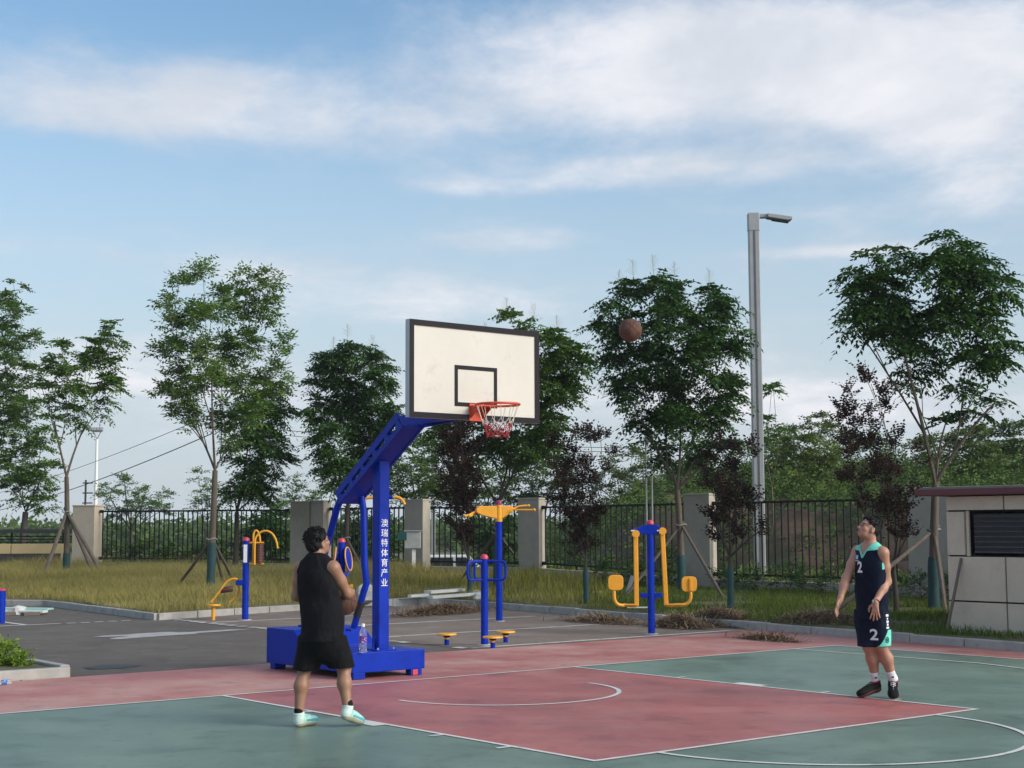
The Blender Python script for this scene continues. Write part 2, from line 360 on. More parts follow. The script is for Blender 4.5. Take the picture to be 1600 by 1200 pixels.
# dried cement spill and a patched drain on the asphalt
M_CEM = mat('dried_cement', (0.33, 0.33, 0.32), 0.85, 0.2, 3)
rnd = random.Random(8); pl = []
for k in range(34):
    t = 2*math.pi*k/34; rr = 1+.32*math.sin(3*t+1)+.22*math.sin(5*t)+rnd.uniform(-.12, .12)
    pl.append((1.25+1.12*rr*math.cos(t)+.25*math.sin(t), 8.95+.42*rr*math.sin(t)))
tag(sheet('cement_spill', [pl], -0.006, M_CEM), kind='structure')
rnd = random.Random(11); pl = []
for k in range(30):
    t = 2*math.pi*k/30; rr = 1+rnd.uniform(-.25, .2); pl.append((-1.85+.34*rr*math.cos(t), 3.95+.30*rr*math.sin(t)))
M_TAR = mat('tar_patch', (0.035, 0.035, 0.036), 0.6, 0.3, 12)
sheet('tar_patch', [pl], -0.006, M_TAR)

# ------------------------------------------------------------------ lawn terrain
KP = [(6.2, -46.0), (8.66, -2.39), (9.24, 2.79), (10.02, 9.3), (10.55, 14.72), (2.93, 12.64), (3.46, 19.4), (2.85, 20.2), (-40.0, 55.0)]
LAWNPOLY = np.array(KP+[(-500, 420), (-500, 900), (900, 900), (900, -600), (30, -600), (6.2, -300)])
def poly_sd(P):
    """signed distance to the lawn outline (positive inside) and the nearest outline point"""
    best = np.full(len(P), 1e9); near = np.zeros_like(P); ins = np.zeros(len(P), bool); n = len(LAWNPOLY)
    for i in range(n):
        a = LAWNPOLY[i]; b = LAWNPOLY[(i+1) % n]; ab = b-a
        t = np.clip(((P-a) @ ab)/(ab @ ab), 0, 1); q = a+t[:, None]*ab; d = np.linalg.norm(P-q, axis=1)
        k = d < best; best[k] = d[k]; near[k] = q[k]
        c = ((a[1] > P[:, 1]) != (b[1] > P[:, 1])) & (P[:, 0] < (b[0]-a[0])*(P[:, 1]-a[1])/(b[1]-a[1]+1e-12)+a[0]); ins ^= c
    return np.where(ins, best, -best), near
PIL = {'P1': dp(138, 789, 45.0), 'P2': dp(487, 783, 43), 'P3': dp(652, 780, 40.7), 'P4': dp(831, 778, 39.3), 'P5': dp(1093, 771, 35.1), 'P6': dp(1432, 763, 31)}
_cp = [(x, y, .13) for x, y in [(8.0, -20), (8.4, -10), (8.66, -2.39), (9.0, 0.5), (9.24, 2.79), (9.6, 6), (10.02, 9.3), (10.3, 12), (10.55, 14.7), (8, 14.0), (5.5, 13.4), (2.93, 12.64), (3.2, 16), (3.46, 19.4), (-4, 25.5), (-14, 34), (-30, 47)]]
for k, z in (('P1', .47), ('P2', .48), ('P3', .50), ('P4', .50), ('P5', .34), ('P6', .28)): _cp.append((PIL[k][0], PIL[k][1], z))
_cp += [(16.4, -3, .25), (12, 2.5, .19), (12.3, 8, .24), (7.5, 19, .36), (2, 30, .40), (-10, 40, .40), (17, -12, .25)]
_cp = np.array(_cp)
_D = np.linalg.norm(_cp[:, None, :2]-_cp[None, :, :2], axis=2)
_w = np.linalg.solve(np.block([[_D, np.ones((len(_cp), 1))], [np.ones((1, len(_cp))), np.zeros((1, 1))]]), np.append(_cp[:, 2], 0))
FENCE = [(-60, 75), tuple(PIL['P1'][:2]), tuple(PIL['P2'][:2]), tuple(PIL['P3'][:2]), tuple(PIL['P4'][:2]), tuple(PIL['P5'][:2]), tuple(PIL['P6'][:2]), (16.6, -12), (20, -80)]
def fence_side(P):
    """distance beyond the fence line (positive outside the yard)"""
    d = np.full(len(P), 1e9); sgn = np.zeros(len(P))
    for i in range(len(FENCE)-1):
        a = np.array(FENCE[i]); b = np.array(FENCE[i+1]); ab = b-a
        t = np.clip(((P-a) @ ab)/(ab @ ab), 0, 1); q = a+t[:, None]*ab; dd = np.linalg.norm(P-q, axis=1)
        k = dd < d; d[k] = dd[k]; cr = ab[0]*(P[:, 1]-a[1])-ab[1]*(P[:, 0]-a[0]); sgn[k] = np.sign(cr)[k]
    return d*sgn
def sstep(a, b, x):
    t = np.clip((x-a)/(b-a), 0, 1); return t*t*(3-2*t)
def wob(x, y, s, p):
    return np.sin(x*s+p)*np.cos(y*s*1.17+p*2.1)+.5*np.sin(x*s*2.3+y*s*1.9+p*3)
def hgt(P):
    P = np.atleast_2d(np.asarray(P, float))[:, :2]
    r = np.linalg.norm(P[:, None, :]-_cp[None, :, :2], axis=2); z = r @ _w[:-1]+_w[-1]
    z = np.clip(z, 0.1, 0.75)+.02*wob(P[:, 0], P[:, 1], 1.1, .3)
    fs = fence_side(P)
    # camera-plan coordinates, only used to say where the outside land is low (left) or banked up (right)
    q = P-CAM[:2]; lat = q[:, 0]*math.cos(YAW)-q[:, 1]*math.sin(YAW); dep = q[:, 0]*math.sin(YAW)+q[:, 1]*math.cos(YAW)
    rt = sstep(0.0, 0.12, lat/np.maximum(dep, 1)+.02*wob(P[:, 0], P[:, 1], .35, 5))
    bank = .3+1.9*sstep(7, 11.5, fs+.9*wob(P[:, 0], P[:, 1], .5, 1))+.25*wob(P[:, 0], P[:, 1], 1.7, 3)*sstep(6.5, 9, fs)+1.5*sstep(13, 34, fs)+.18*wob(P[:, 0], P[:, 1], .8, 2)*sstep(6, 9, fs)
    low = .45-1.2*sstep(2, 6, fs)+.0*fs
    outz = bank*rt+low*(1-rt)
    far = sstep(120, 400, dep)
    outz = outz*(1-far)+(-1.0)*far
    k = sstep(0.3, 2.0, fs)
    return z*(1-k)+outz*k
def hz1(x, y): return float(hgt([(x, y)])[0])
def lpt(px, py, z0=.3):
    """pixel to the point of the sloping lawn"""
    for _ in range(25):
        p = gp(px, py, z0); z0 = .5*z0+.5*hz1(p[0], p[1])
    return np.array([p[0], p[1], hz1(p[0], p[1])])
def axis(a, b, st, lo, hi):
    c = list(np.arange(a, b+1e-6, st)); s_ = st; v = a; L = []
    while v > lo: s_ *= 1.22; v -= s_; L.append(v)
    s_ = st; v = b; Rr = []
    while v < hi: s_ *= 1.22; v += s_; Rr.append(v)
    return np.array(L[::-1]+c+Rr)
gx = axis(-4, 32, .3, -480, 880); gy = axis(-6, 44, .3, -560, 880)
XX, YY = np.meshgrid(gx, gy, indexing='ij'); P2 = np.stack([XX.ravel(), YY.ravel()], 1)
sdv, near = poly_sd(P2)
cell = np.maximum(np.gradient(gx)[:, None]*np.ones_like(YY), np.gradient(gy)[None, :]*np.ones_like(XX)).ravel()
Z = hgt(P2); snap = (sdv < 0) & (sdv > -1.45*cell)
P2[snap] = near[snap]; Z[snap] = .10
Z = np.where((sdv >= 0) & (sdv < .4), np.minimum(Z, .13+.3*sdv), Z)
ok = ((sdv >= 0) | snap).reshape(XX.shape); ii = np.arange(P2.shape[0]).reshape(XX.shape)
q = ok[:-1, :-1] & ok[1:, :-1] & ok[1:, 1:] & ok[:-1, 1:]
Fq = np.stack([ii[:-1, :-1][q], ii[1:, :-1][q], ii[1:, 1:][q], ii[:-1, 1:][q]], 1)
M_SOIL = mat('lawn_soil', (0.10, 0.098, 0.042), 0.9, 0.3, 1.2, 0.5, 30, wear=((0.17, 0.13, 0.08), .8, .52, .66))
M_CLAY = mat('brown_clay_bank', (0.085, 0.052, 0.034), 0.95, 0.45, 1.6, 1.0, 7, wear=((0.040, 0.050, 0.018), .7, .47, .58))
ctr = P2[Fq].mean(1); fsd = fence_side(ctr)
lo = npobj('lawn', np.column_stack([P2, Z]), Fq, [M_SOIL, M_CLAY], smooth=True, midx=((fsd > 5.5) & (fsd < 14)).astype(int)); lo['kind'] = 'structure'

# kerb stones: each a piece of the kerb it belongs to
M_KERB = mat('kerb_stone', (0.36, 0.345, 0.32), 0.8, 0.14, 5, 0.4, 70, wear=((0.22, 0.20, 0.175), 3, .55, .7))
ks = MB(); ks.box((.5, .06, -.01), (0.985, .12, .26)); ksm = ks.mesh('kerb_stone', M_KERB, False)
rnd = random.Random(3)
def kerb(name, a, b):
    a = np.array(a); b = np.array(b); L = np.linalg.norm(b-a); d = (b-a)/L; n = max(1, int(round(L)))
    root = bpy.data.objects.new(name, None); link(root); root['kind'] = 'structure'; root.location = (a[0], a[1], 0); root.rotation_euler = (0, 0, math.atan2(d[1], d[0]))
    for i in range(n):
        o = inst('kerb_stone', ksm, root, (i*L/n, -.06+rnd.uniform(-.006, .006), rnd.uniform(-.008, .006)), rnd.uniform(-.008, .008), (L/n, 1, 1))
        bv = o.modifiers.new('bevel', 'BEVEL'); bv.width = .014; bv.segments = 2
    return root
def sub(a, b, t): return tuple(np.array(a)+(np.array(b)-np.array(a))*t)
kerb('lawn_kerb', sub(KP[1], KP[0], .25), KP[1]); kerb('lawn_kerb', KP[1], KP[2]); kerb('lawn_kerb', KP[2], KP[3]); kerb('lawn_kerb', KP[3], KP[4])
kerb('lawn_kerb', KP[4], KP[5]); kerb('lawn_kerb', KP[5], KP[6]); kerb('lawn_kerb', KP[6], KP[7]); kerb('lawn_kerb', KP[7], sub(KP[7], KP[8], .3))
# planter bed at the left edge of the court
PB = [(-2.80, 3.06), (-2.80, 4.3), (-3.1, 4.75), (-9.0, 5.6), (-9.0, 3.06)]
kerb('planter_kerb', (-9.0, 3.06), (-2.80, 3.06)); kerb('planter_kerb', (-2.80, 3.18), (-2.80, 4.3)); kerb('planter_kerb', (-2.86, 4.36), (-3.2, 4.75)); kerb('planter_kerb', (-3.2, 4.75), (-9.0, 5.6))
sheet('planter_soil', [[(-2.9, 3.18), (-2.9, 4.25), (-3.2, 4.65), (-9, 5.5), (-9, 3.18)]], 0.09, M_SOIL)

# ------------------------------------------------------------------ boundary wall and fence
M_STONE = mat('grey_render', (0.41, 0.365, 0.305), 0.85, 0.08, 4, 0.5, 160)
M_TAN = mat('tan_render', (0.62, 0.51, 0.385), 0.85, 0.08, 4, 0.5, 160)
def pillar(name, c, top, lx, ly, rz, m, label):
    z0 = hz1(c[0], c[1])-.25; r = empty(name, (c[0], c[1], z0), rz, label, 'pillar', 'fence pillars')
    H = top-z0
    MB().box((0, 0, (H-.05)/2), (lx, ly, H-.05)).build('shaft', m, r, False, .012)
    MB().box((0, 0, H-.025), (lx+.03, ly+.03, .05)).build('cap', m, r, False, .01)
    return r
fdir = PIL['P5'][:2]-PIL['P4'][:2]; FA = math.atan2(fdir[1], fdir[0])
bay1 = PIL['P2'][:2]-PIL['P1'][:2]; BA = math.atan2(bay1[1], bay1[0])
pillar('fence_pillar', PIL['P1'], PIL['P1'][2], .74, .5, BA, M_TAN, 'short tan rendered fence pillar at the far left, behind crossed support poles')
P2a = dp(472, 783, 43.3); P2b = dp(500, 783, 43.0)
pillar('fence_pillar', P2a, P2a[2], .60, .30, BA, M_STONE, 'wide pale corner pillar directly behind the head of the player in black')
pillar('fence_pillar', P2b, P2b[2]+.02, .72, .28, FA, M_STONE, 'narrow grey corner pillar just right of the black-clad player\'s head')
pillar('fence_pillar', PIL['P3'], PIL['P3'][2], .80, .27, FA, M_STONE, 'grey fence pillar with a meter box and green letter box in front')
pillar('fence_pillar', PIL['P4'], PIL['P4'][2], .80, .27, FA, M_STONE, 'grey fence pillar right of the tall yellow pull trainer')
pillar('fence_pillar', PIL['P5'], PIL['P5'][2], .78, .26, FA, M_STONE, 'grey fence pillar between the big tree and the street lamp')
barm = MB().box((0, 0, .5), (.028, .028, 1.0)).mesh('fence_bar', BLACKM, False)
def fence(a, b, za, zb, top_a, top_b, label, sp=.165, offa=.4, offb=.4, low=True):
    a = np.array(a[:2]); b = np.array(b[:2]); d = (b-a)/np.linalg.norm(b-a); a = a+d*offa; b = b-d*offb; L = np.linalg.norm(b-a)
    r = empty('metal_fence', (a[0], a[1], za), math.atan2(d[1], d[0]), label, 'fence', 'black bar fence bays')
    st = (top_b-top_a)/L; sb = (zb-za)/L; H = top_a-za
    MB().beam((0, 0, H), (L, 0, H+(top_b-top_a)), .045, .05).build('top_rail', BLACKM, r, False)
    MB().beam((0, 0, .12), (L, 0, .12+(zb-za)), .045, .05).build('bottom_rail', BLACKM, r, False)
    n = int(L/sp)
    for i in range(n):
        x = (i+.5)*L/n; z0 = .12+sb*x; inst('bar', barm, r, (x, 0, z0), 0, (1, 1, H+st*x-z0))
    for x in (.03, L-.03):
        for z in (H+st*x, .12+sb*x): MB().box((x, 0, z), (.10, .07, .09)).build('bracket', BLACKM, r, False)
    nb = max(1, int(L/1.9))
    for i in range(nb):
        x = (i+.5)*L/nb; MB().box((x, 0, .055+sb*x), (.05, .05, .11)).build('foot', BLACKM, r, False)
    return r
def base_wall(a, b, za, zb, label, thick=.22):
    a = np.array(a[:2]); b = np.array(b[:2]); L = np.linalg.norm(b-a); d = (b-a)/L
    m = MB(); zl0 = min(hz1(*a), hz1(*b))-.4
    m.prism([(0, zl0), (L, zl0), (L, zb), (0, za)], -thick/2, thick/2, 'xz')
    o = m.build('plinth_wall', M_STONE, None, False, .01, loc=(a[0], a[1], 0)); o.rotation_euler = (0, 0, math.atan2(d[1], d[0]))
    return tag(o, label, 'wall', 'plinths under the fence')
fz = {'P1': .74, 'P2': .72, 'P3': .70, 'P4': .68, 'P5': .52, 'P6': .50}
for A, B, ta, tb, l1, l2, sp in [('P1', 'P2', 2.25, 2.25, 'black bar fence bay at far left between the tan and corner pillars', 'low plinth under the far left fence bay', .152),
        ('P2', 'P3', 2.27, 2.27, 'black bar fence bay seen behind the blue hoop post', 'low plinth under the fence behind the hoop post', .165),
        ('P3', 'P4', 2.26, 2.24, 'black bar fence bay with a parked white car behind it', 'low plinth under the fence in front of the white car', .165),
        ('P4', 'P5', 2.24, 2.26, 'black bar fence bay behind the blue two-seat trainer', 'low plinth under the fence behind the two-seat trainer', .18),
        ('P5', 'P6', 2.26, 2.28, 'black bar fence bay behind the right player, lamp post rising through it', 'low plinth under the fence left of the right player', .18)]:
    qa = PIL[A] if A != 'P2' else P2b; qb = PIL[B] if B != 'P2' else P2a
    fence(qa, qb, fz[A], fz[B], ta, tb, l1, sp, .42, .42)
    base_wall(qa, qb, fz[A], fz[B], l2)
wa = PIL['P6'][:2]; wd = fdir/np.linalg.norm(fdir); wb = wa+wd*16; wa = wa-wd*.15
m = MB(); Lw = np.linalg.norm(wb-wa)
m.prism([(0, -.2), (Lw, -.2), (Lw, 2.42), (0, 2.42)], -.13, .13, 'xz')
o = empty('boundary_wall', (wa[0], wa[1], 0), math.atan2(wd[1], wd[0]), 'solid pale rendered wall between fence and utility building', 'wall')
m.build('wall_body', M_STONE, o, False)
MB().box((Lw/2, 0, 2.465), (Lw+.06, .34, .09)).build('coping', mat('pale_coping', (.46, .44, .40), .8), o, False, .01)

# ------------------------------------------------------------------ utility building at the right
M_PANEL = mat('stone_panel', (0.60, 0.505, 0.39), 0.8, 0.07, 3, 0.4, 120, wear=((0.48, 0.40, 0.30), 1.6, .55, .75))
M_JOINT = mat('dark_joint', (0.030, 0.027, 0.026), 0.9)
M_ROOF = mat('maroon_fascia', (0.110, 0.024, 0.024), 0.5, 0.15, 2)
M_LOUV = mat('charcoal_louvre', (0.075, 0.082, 0.098), 0.5, 0.2, 8)
ub = empty('utility_building', (9.69, -0.44, 0.0), -math.pi/2, 'low pale stone-clad utility building with dark louvre and maroon roof edge', 'building')
# local x runs along the facade (towards the camera side), local -y... facade faces local -y
UL = 5.6; UD = 3.2
MB().box((UL/2, UD/2+.03, 1.08), (UL-.02, UD, 2.2)).build('core', M_JOINT, ub, False)
def upanel(x0, x1, z0, z1, proud=0.0):
    g = .012
    MB().box(((x0+x1)/2, .0-proud, (z0+z1)/2), (x1-x0-2*g, .06, z1-z0-2*g)).build('stone_panel', M_PANEL, ub, False, .006)
for x0, x1 in ((0, 1.01), (1.01, 2.3), (2.3, 3.6), (3.6, 4.6), (4.6, UL)):
    upanel(x0, x1, -.05, .59); upanel(x0, x1, .59, 1.27); upanel(x0, x1, 1.95, 2.18)
upanel(0, .33, 1.27, 1.95); upanel(3.0, 4.3, 1.27, 1.95); upanel(4.3, UL, 1.27, 1.95)
for z0, z1 in ((-.05, .59), (.59, 1.27), (1.27, 1.95), (1.95, 2.18)):
    for k in range(2):
        MB().box((.0, .045+UD*(k+.5)/2, (z0+z1)/2), (.05, UD/2-.03, z1-z0-.024)).build('stone_panel', M_PANEL, ub, False, .006)
for x in (.36, 2.97): MB().box((x, .06, 1.61), (.05, .12, .68)).build('window_reveal', M_PANEL, ub, False)
lv = MB(); lv.box((.425, .06, 1.61), (.07, .06, .66)).box((2.90, .06, 1.61), (.07, .06, .66)).box((1.66, .06, 1.925), (2.4, .06, .05)).box((1.66, .06, 1.295), (2.4, .06, .05))
lf = lv.build('louvre_frame', M_LOUV, ub, False, .004)
slm = MB().box((0, 0, 0), (2.40, .012, .070), (R_(-48), 'X')).mesh('louvre_slat', M_LOUV, False)
for i in range(8): inst('louvre_slat', slm, lf, (1.66, .045, 1.345+i*.0765))
MB().box((1.66, .16, 1.61), (2.6, .02, .7)).build('vent_back', BLACKM, ub, False)
MB().box((UL/2-.12, UD/2-.01, 2.235), (UL+.62, UD+.42, .10)).build('roof', M_ROOF, ub, False, .01)
MB().box((UL/2-.12, UD/2-.01, 2.30), (UL+.5, UD+.3, .03)).build('roof_sheet', mat('grey_roofing', (.2, .19, .18), .9), ub, False)

# wooden tool handle leaning on the building
th = MB(); a = gp(1480, 985, .16); b = dp(1502, 872, 22.75)
th.tube([a, b], [.026, .022], 8); o = th.build('tool_handle', mat('weathered_wood', (.15, .12, .095), .85, .25, 9, .3, 60, sc=(1, 1, .2)), None)
tag(o, 'weathered wooden pole leaning against the stone utility building', 'pole')

# ------------------------------------------------------------------ low gatehouse wall with railing at the far left
gw = dp(40, 880, 47.5); gz = hz1(gw[0], gw[1])
gh = empty('gate_wall', (dp(108, 880, 46.5)[0], dp(108, 880, 46.5)[1], .30), -YAW+math.pi, 'low tan wall with black top railing and yellow hazard boards, far left', 'wall')
# local +x runs to the left in the photograph
M_YPANEL = mat('cream_panel', (0.52, 0.39, 0.20), 0.7, 0.06, 3)
MB().box((4.0, 0, .35), (8.0, .24, .70)).build('lower_wall', mat('dark_recess', (.035, .033, .032), .7), gh, False)
for i in range(4): MB().box((.55+i*1.75+.35, -.02, .83), (1.72, .30, .30)).build('cream_panel', M_YPANEL, gh, False, .006)
MB().box((.16, -.01, .55), (.14, .29, .70)).build('end_post', M_YPANEL, gh, False)
MB().box((3.6, -.02, .66), (7.0, .26, .05)).build('dark_trim', BLACKM, gh, False)
for z in (1.03, 1.12, 1.21): MB().box((3.5, 0, z), (7.4, .05, .035)).build('rail', BLACKM, gh, False)
for i in range(5): MB().box((.2+i*1.6, 0, 1.16), (.06, .06, .40)).build('rail_post', BLACKM, gh, False)
MB().box((3.5, 0, 1.37), (7.8, .34, .12)).build('top_beam', mat('charcoal_beam', (.03, .028, .032), .5), gh, False, .01)
M_CHEV = mat('yellow_hazard_paint', (.42, .30, .03), .6)
for i in range(7): MB().box((.75+i*.5, .16, .22), (.09, .03, .42), (R_(45), 'Y')).build('hazard_board', M_CHEV, gh, False)
gr = empty('guard_rail', (dp(68, 886, 45.3)[0], dp(68, 886, 45.3)[1], .55), -YAW+math.pi, 'low cream guard rail above the tall grass at the far left', 'railing')
MB().box((2.0, 0, .04), (4.2, .04, .05)).build('rail', WHITE, gr, False)
for x in (.7, 2.6): MB().box((x, 0, -.02), (.06, .06, .5)).build('post', M_YPANEL, gr, False)
# ------------------------------------------------------------------ basketball stand
M_BOARD = mat('cream_backboard', (0.60, 0.565, 0.50), 0.5, 0.06, 2.0, spec=.3, wear=((0.44, 0.415, 0.37), 4, .56, .78))
M_BLK = mat('black_board_paint', (0.011, 0.008, 0.012), 0.6, spec=.2)
M_RIM = mat('orange_red_rim', (0.62, 0.065, 0.020), 0.4, 0.1, 8)
hs = empty('basketball_stand', (0, 0, 0), 0, 'blue portable basketball stand with slanted arm and cream backboard', 'basketball hoop')
bx0, bx1, by0, by1 = -.52, .50, .46, 2.42
MB().box(((bx0+bx1)/2, .975, .185), (bx1-bx0, 1.03, .23)).build('base_front', BLUE, hs, False, .008)
m = MB(); m.prism([(1.49, .07), (by1, .07), (by1, .50), (1.78, .50), (1.49, .305)], bx0, bx1, 'yz'); m.build('ballast_box', BLUE, hs, False, .008)
for x in (bx0+.10, bx1-.12):
    for y in (.52, 2.30): MB().box((x, y, .035), (.16, .11, .07)).build('foot', BLUE, hs, False, .004)
MB().box((bx1-.14, .462, .035), (.07, .012, .062)).build('red_foot_mark', REDCAP, hs, False)
MB().box((0, .66, .307), (.27, .27, .014)).build('post_flange', BLUE, hs, False, .003)
fl = MB()
for sx in (-1, 1):
    for sy in (-1, 1): fl.cyl((sx*.11, .66+sy*.11, .312), (sx*.11, .66+sy*.11, .335), .012, n=6)
fl.build('flange_bolt', GREYM, hs)
gs = MB(); gs.prism([(-.075, .31), (-.13, .31), (-.075, .46)], .65, .67, 'xz').prism([(.735, .31), (.79, .31), (.735, .46)], -.01, .01, 'yz'); gs.build('gusset', BLUE, hs, False)
post = MB().box((0, .66, 1.45), (.15, .15, 2.29)).build('post', BLUE, hs, False, .014)
MB().box((0, .66, 2.55), (.30, .24, .02)).build('post_head_plate', BLUE, hs, False, .003)
for i, ch in enumerate('澳瑞特体育产业'):
    text_part('lettering', ch, .100, WHITE, post, (0.0, .5815, 1.781-i*.1165), (R_(90), 0, 0))
# arm: channel of two side plates with a solid belly, rungs on top
lowe = np.array([1.42, 2.13]); bend = np.array([.10, 3.02]); d = (bend-lowe)/np.linalg.norm(bend-lowe); nrm = np.array([d[1], -d[0]])
if nrm[1] < 0: nrm = -nrm
RT = (.035, .22, .41, .60, .79, .965); L = np.linalg.norm(bend-lowe)
for sx in (-1, 1):
    x0, x1 = sx*.135-.018, sx*.135+.018
    m = MB(); m.prism([tuple(p) for p in (lowe, bend, bend-nrm*.042, lowe-nrm*.042)], x0, x1, 'yz'); m.build('arm_top_rail', BLUE, hs, False, .004)
    m = MB(); m.prism([tuple(p) for p in (lowe-nrm*.088, bend-nrm*.098, bend-nrm*.17+d*.02, lowe-nrm*.14)], x0, x1, 'yz'); m.build('arm_bottom_rail', BLUE, hs, False, .004)
    for t in RT:
        c = lowe+d*L*t; m = MB(); m.prism([tuple(p) for p in (c-d*.04-nrm*.041, c+d*.04-nrm*.041, c+d*.04-nrm*.099, c-d*.04-nrm*.099)], x0+.002, x1-.002, 'yz'); m.build('arm_web', BLUE, hs, False)
    m = MB(); m.prism([tuple(p) for p in (bend, np.array([-1.13, 3.06]), np.array([-1.13, 2.95]), np.array([-.20, 2.90]), bend-nrm*.17+d*.02)], x0, x1, 'yz'); m.build('arm_side_plate', BLUE, hs, False, .006)
    MB().beam((sx*.135, *(lowe+nrm*.012)), (sx*.135, *(bend+nrm*.012)), .075, .03, up=(1, 0, 0)).build('arm_flange', BLUE, hs, False, .004)
m = MB(); a = lowe-nrm*.13; b = bend-nrm*.16
m.prism([tuple(a), tuple(b), tuple(b+nrm*.03), tuple(a+nrm*.03)], -.117, .117, 'yz'); m.build('arm_belly_plate', BLUE, hs, False)
for t in RT:
    c = lowe+d*L*t-nrm*.02; MB().beam((-.117, *c), (.117, *c), .045, .05).build('arm_rung', BLUE, hs, False)
MB().box((0, -.62, 2.95), (.234, .9, .03)).build('arm_head_plate', BLUE, hs, False)
for sx in (-1, 1):
    MB().tube([(sx*.12, -.25, 3.03), (sx*.45, -1.12, 3.72)], .022).build('board_brace', BLUE, hs)
    MB().tube([(sx*.12, -.35, 3.0), (sx*.75, -1.12, 3.0)], .022).build('board_brace', BLUE, hs)
MB().tube([(.10, 1.24, 2.14), (.10, 1.19, 1.95), (.10, 1.16, 1.30), (.11, 1.13, 1.06), (.09, 1.16, .96), (.04, 1.30, .52)], .042, 12).build('front_strut', BLUE, hs)
MB().tube([(.078, 1.195, .84), (.055, 1.255, .66)], .045, 12).build('rubber_grip', mat('black_rubber', (.012, .012, .012), .7), hs)
MB().tube([(-.08, 1.38, 2.13), (-.08, 1.50, 1.98), (-.08, 2.22, .52)], .044, 12).build('rear_strut', BLUE, hs)
MB().box((.04, 1.31, .5), (.14, .12, .03)).box((-.08, 2.22, .508), (.14, .12, .03)).build('strut_shoe', BLUE, hs, False)
# board
bd = MB().box((0, -1.175, 3.425), (1.78, .035, 1.03)).build('backboard', M_BOARD, hs, False)
M_ALU = mat('grey_aluminium', (.38, .42, .42), .4, .06, 5, metal=.4)
fr = MB(); fr.box((-.893, -1.165, 3.425), (.014, .075, 1.05)).box((.893, -1.165, 3.425), (.014, .075, 1.05)).box((0, -1.165, 3.943), (1.772, .075, .014)).box((0, -1.165, 2.907), (1.772, .075, .014)); fr.build('edge_frame', M_ALU, bd, False)
def ring_rect(x0, x1, z0, z1, w, y, name):
    m = MB(); t = .002
    m.box(((x0+x1)/2, y, z1-w/2), (x1-x0, t, w)).box(((x0+x1)/2, y, z0+w/2), (x1-x0, t, w)).box((x0+w/2, y, (z0+z1)/2), (w, t, z1-z0-2*w)).box((x1-w/2, y, (z0+z1)/2), (w, t, z1-z0-2*w))
    return m.build(name, M_BLK, bd, False)
ring_rect(-.9005, .9005, 2.8995, 3.9505, .060, -1.2045, 'border_line')
ring_rect(-.295, .295, 3.045, 3.495, .045, -1.195, 'target_square')
# rim and net
rim = MB().tube([(.235*math.cos(t), -1.575+.235*math.sin(t), 3.05) for t in np.linspace(0, 2*math.pi, 49)[:-1]], .0135, 10, closed=True).build('rim', M_RIM, hs)
m = MB(); m.box((0, -1.203, 2.985), (.20, .012, .19)); m.box((0, -1.215, 3.035), (.18, .03, .05)); m.build('rim_plate', M_RIM, hs, False, .003)
m = MB()
for sx in (-1, 1):
    m.prism([(-1.205, 3.06), (-1.37, 3.055), (-1.37, 3.035), (-1.205, 2.915)], sx*.085-.004, sx*.085+.004, 'yz')
    m.tube([(sx*.085, -1.21, 3.045), (sx*.125, -1.38, 3.045)], .011, 6)
m.box((0, -1.285, 3.052), (.17, .16, .008)); m.build('rim_bracket', M_RIM, hs, False)
rnd = random.Random(2)
M_NETW = mat('white_net_cord', (.62, .58, .50), .8); M_NETR = mat('red_net_cord', (.40, .04, .045), .8)
nu, nl = MB(), MB(); N = 12
def npnt(k, r, z): t = 2*math.pi*k/N; return np.array([r*math.cos(t), -1.575+r*math.sin(t), 3.05-z])
def cord(mb, a, b, r=.0034, sag=.004):
    c = (a+b)/2; c[2] -= sag; mb.tube([a, c, b], r, 5)
for k in range(N):
    j = rnd.uniform(-.008, .008)
    a = npnt(k, .228, .008); b = npnt(k+.12, .178, .155+j); cord(nu, a, b)
    cord(nu, b, npnt(k+.5, .158, .205), sag=.012); cord(nu, npnt(k+.5, .158, .205), npnt(k+1.12, .178, .155), sag=.012)
    p1 = npnt(k+.5, .158, .205)
    cord(nl, p1, npnt(k+1, .132, .262+j), .0042); cord(nl, p1, npnt(k, .132, .262+j), .0042)
    cord(nl, npnt(k, .132, .262+j), npnt(k+.5, .120, .315), .0042); cord(nl, npnt(k, .132, .262+j), npnt(k-.5, .120, .315), .0042)
    cord(nl, npnt(k+.5, .120, .315), npnt(k+1, .116, .350+j), .0042); cord(nl, npnt(k+.5, .120, .315), npnt(k, .116, .350+j), .0042)
nt_ = nu.build('net', M_NETW, rim); nl.build('red_net_end', M_NETR, nt_)

# ------------------------------------------------------------------ basketballs
M_BALL = mat('worn_ball_leather', (0.105, 0.042, 0.026), 0.7, 0.25, 14, 0.6, 260)
M_SEAM = mat('ball_seam', (0.012, 0.010, 0.010), 0.7)
def ball(loc, rot, label):
    r = MB().sph((0, 0, 0), .121, 40, 24).build('basketball', M_BALL, None, 'all', loc=loc); r.rotation_euler = rot
    s = MB(); R0 = .1208
    for pl in range(2):
        s.tube([(R0*math.cos(t), R0*math.sin(t), 0) if pl == 0 else (R0*math.cos(t), 0, R0*math.sin(t)) for t in np.linspace(0, 2*math.pi, 49)[:-1]], .0022, 5, closed=True)
    for sx in (-1, 1):
        pts = []
        for t in np.linspace(0, 2*math.pi, 49)[:-1]:
            v = np.array([sx*.62+.22*sx*math.cos(2*t), .80*math.cos(t), .80*math.sin(t)]); pts.append(R0*v/np.linalg.norm(v))
        s.tube(pts, .0022, 5, closed=True)
    s.build('seam', M_SEAM, r); return tag(r, label, 'basketball', 'basketballs')
ball(dp(985, 516, 15.6), (.4, .7, .2), 'worn brown basketball in mid-air in front of the big tree')

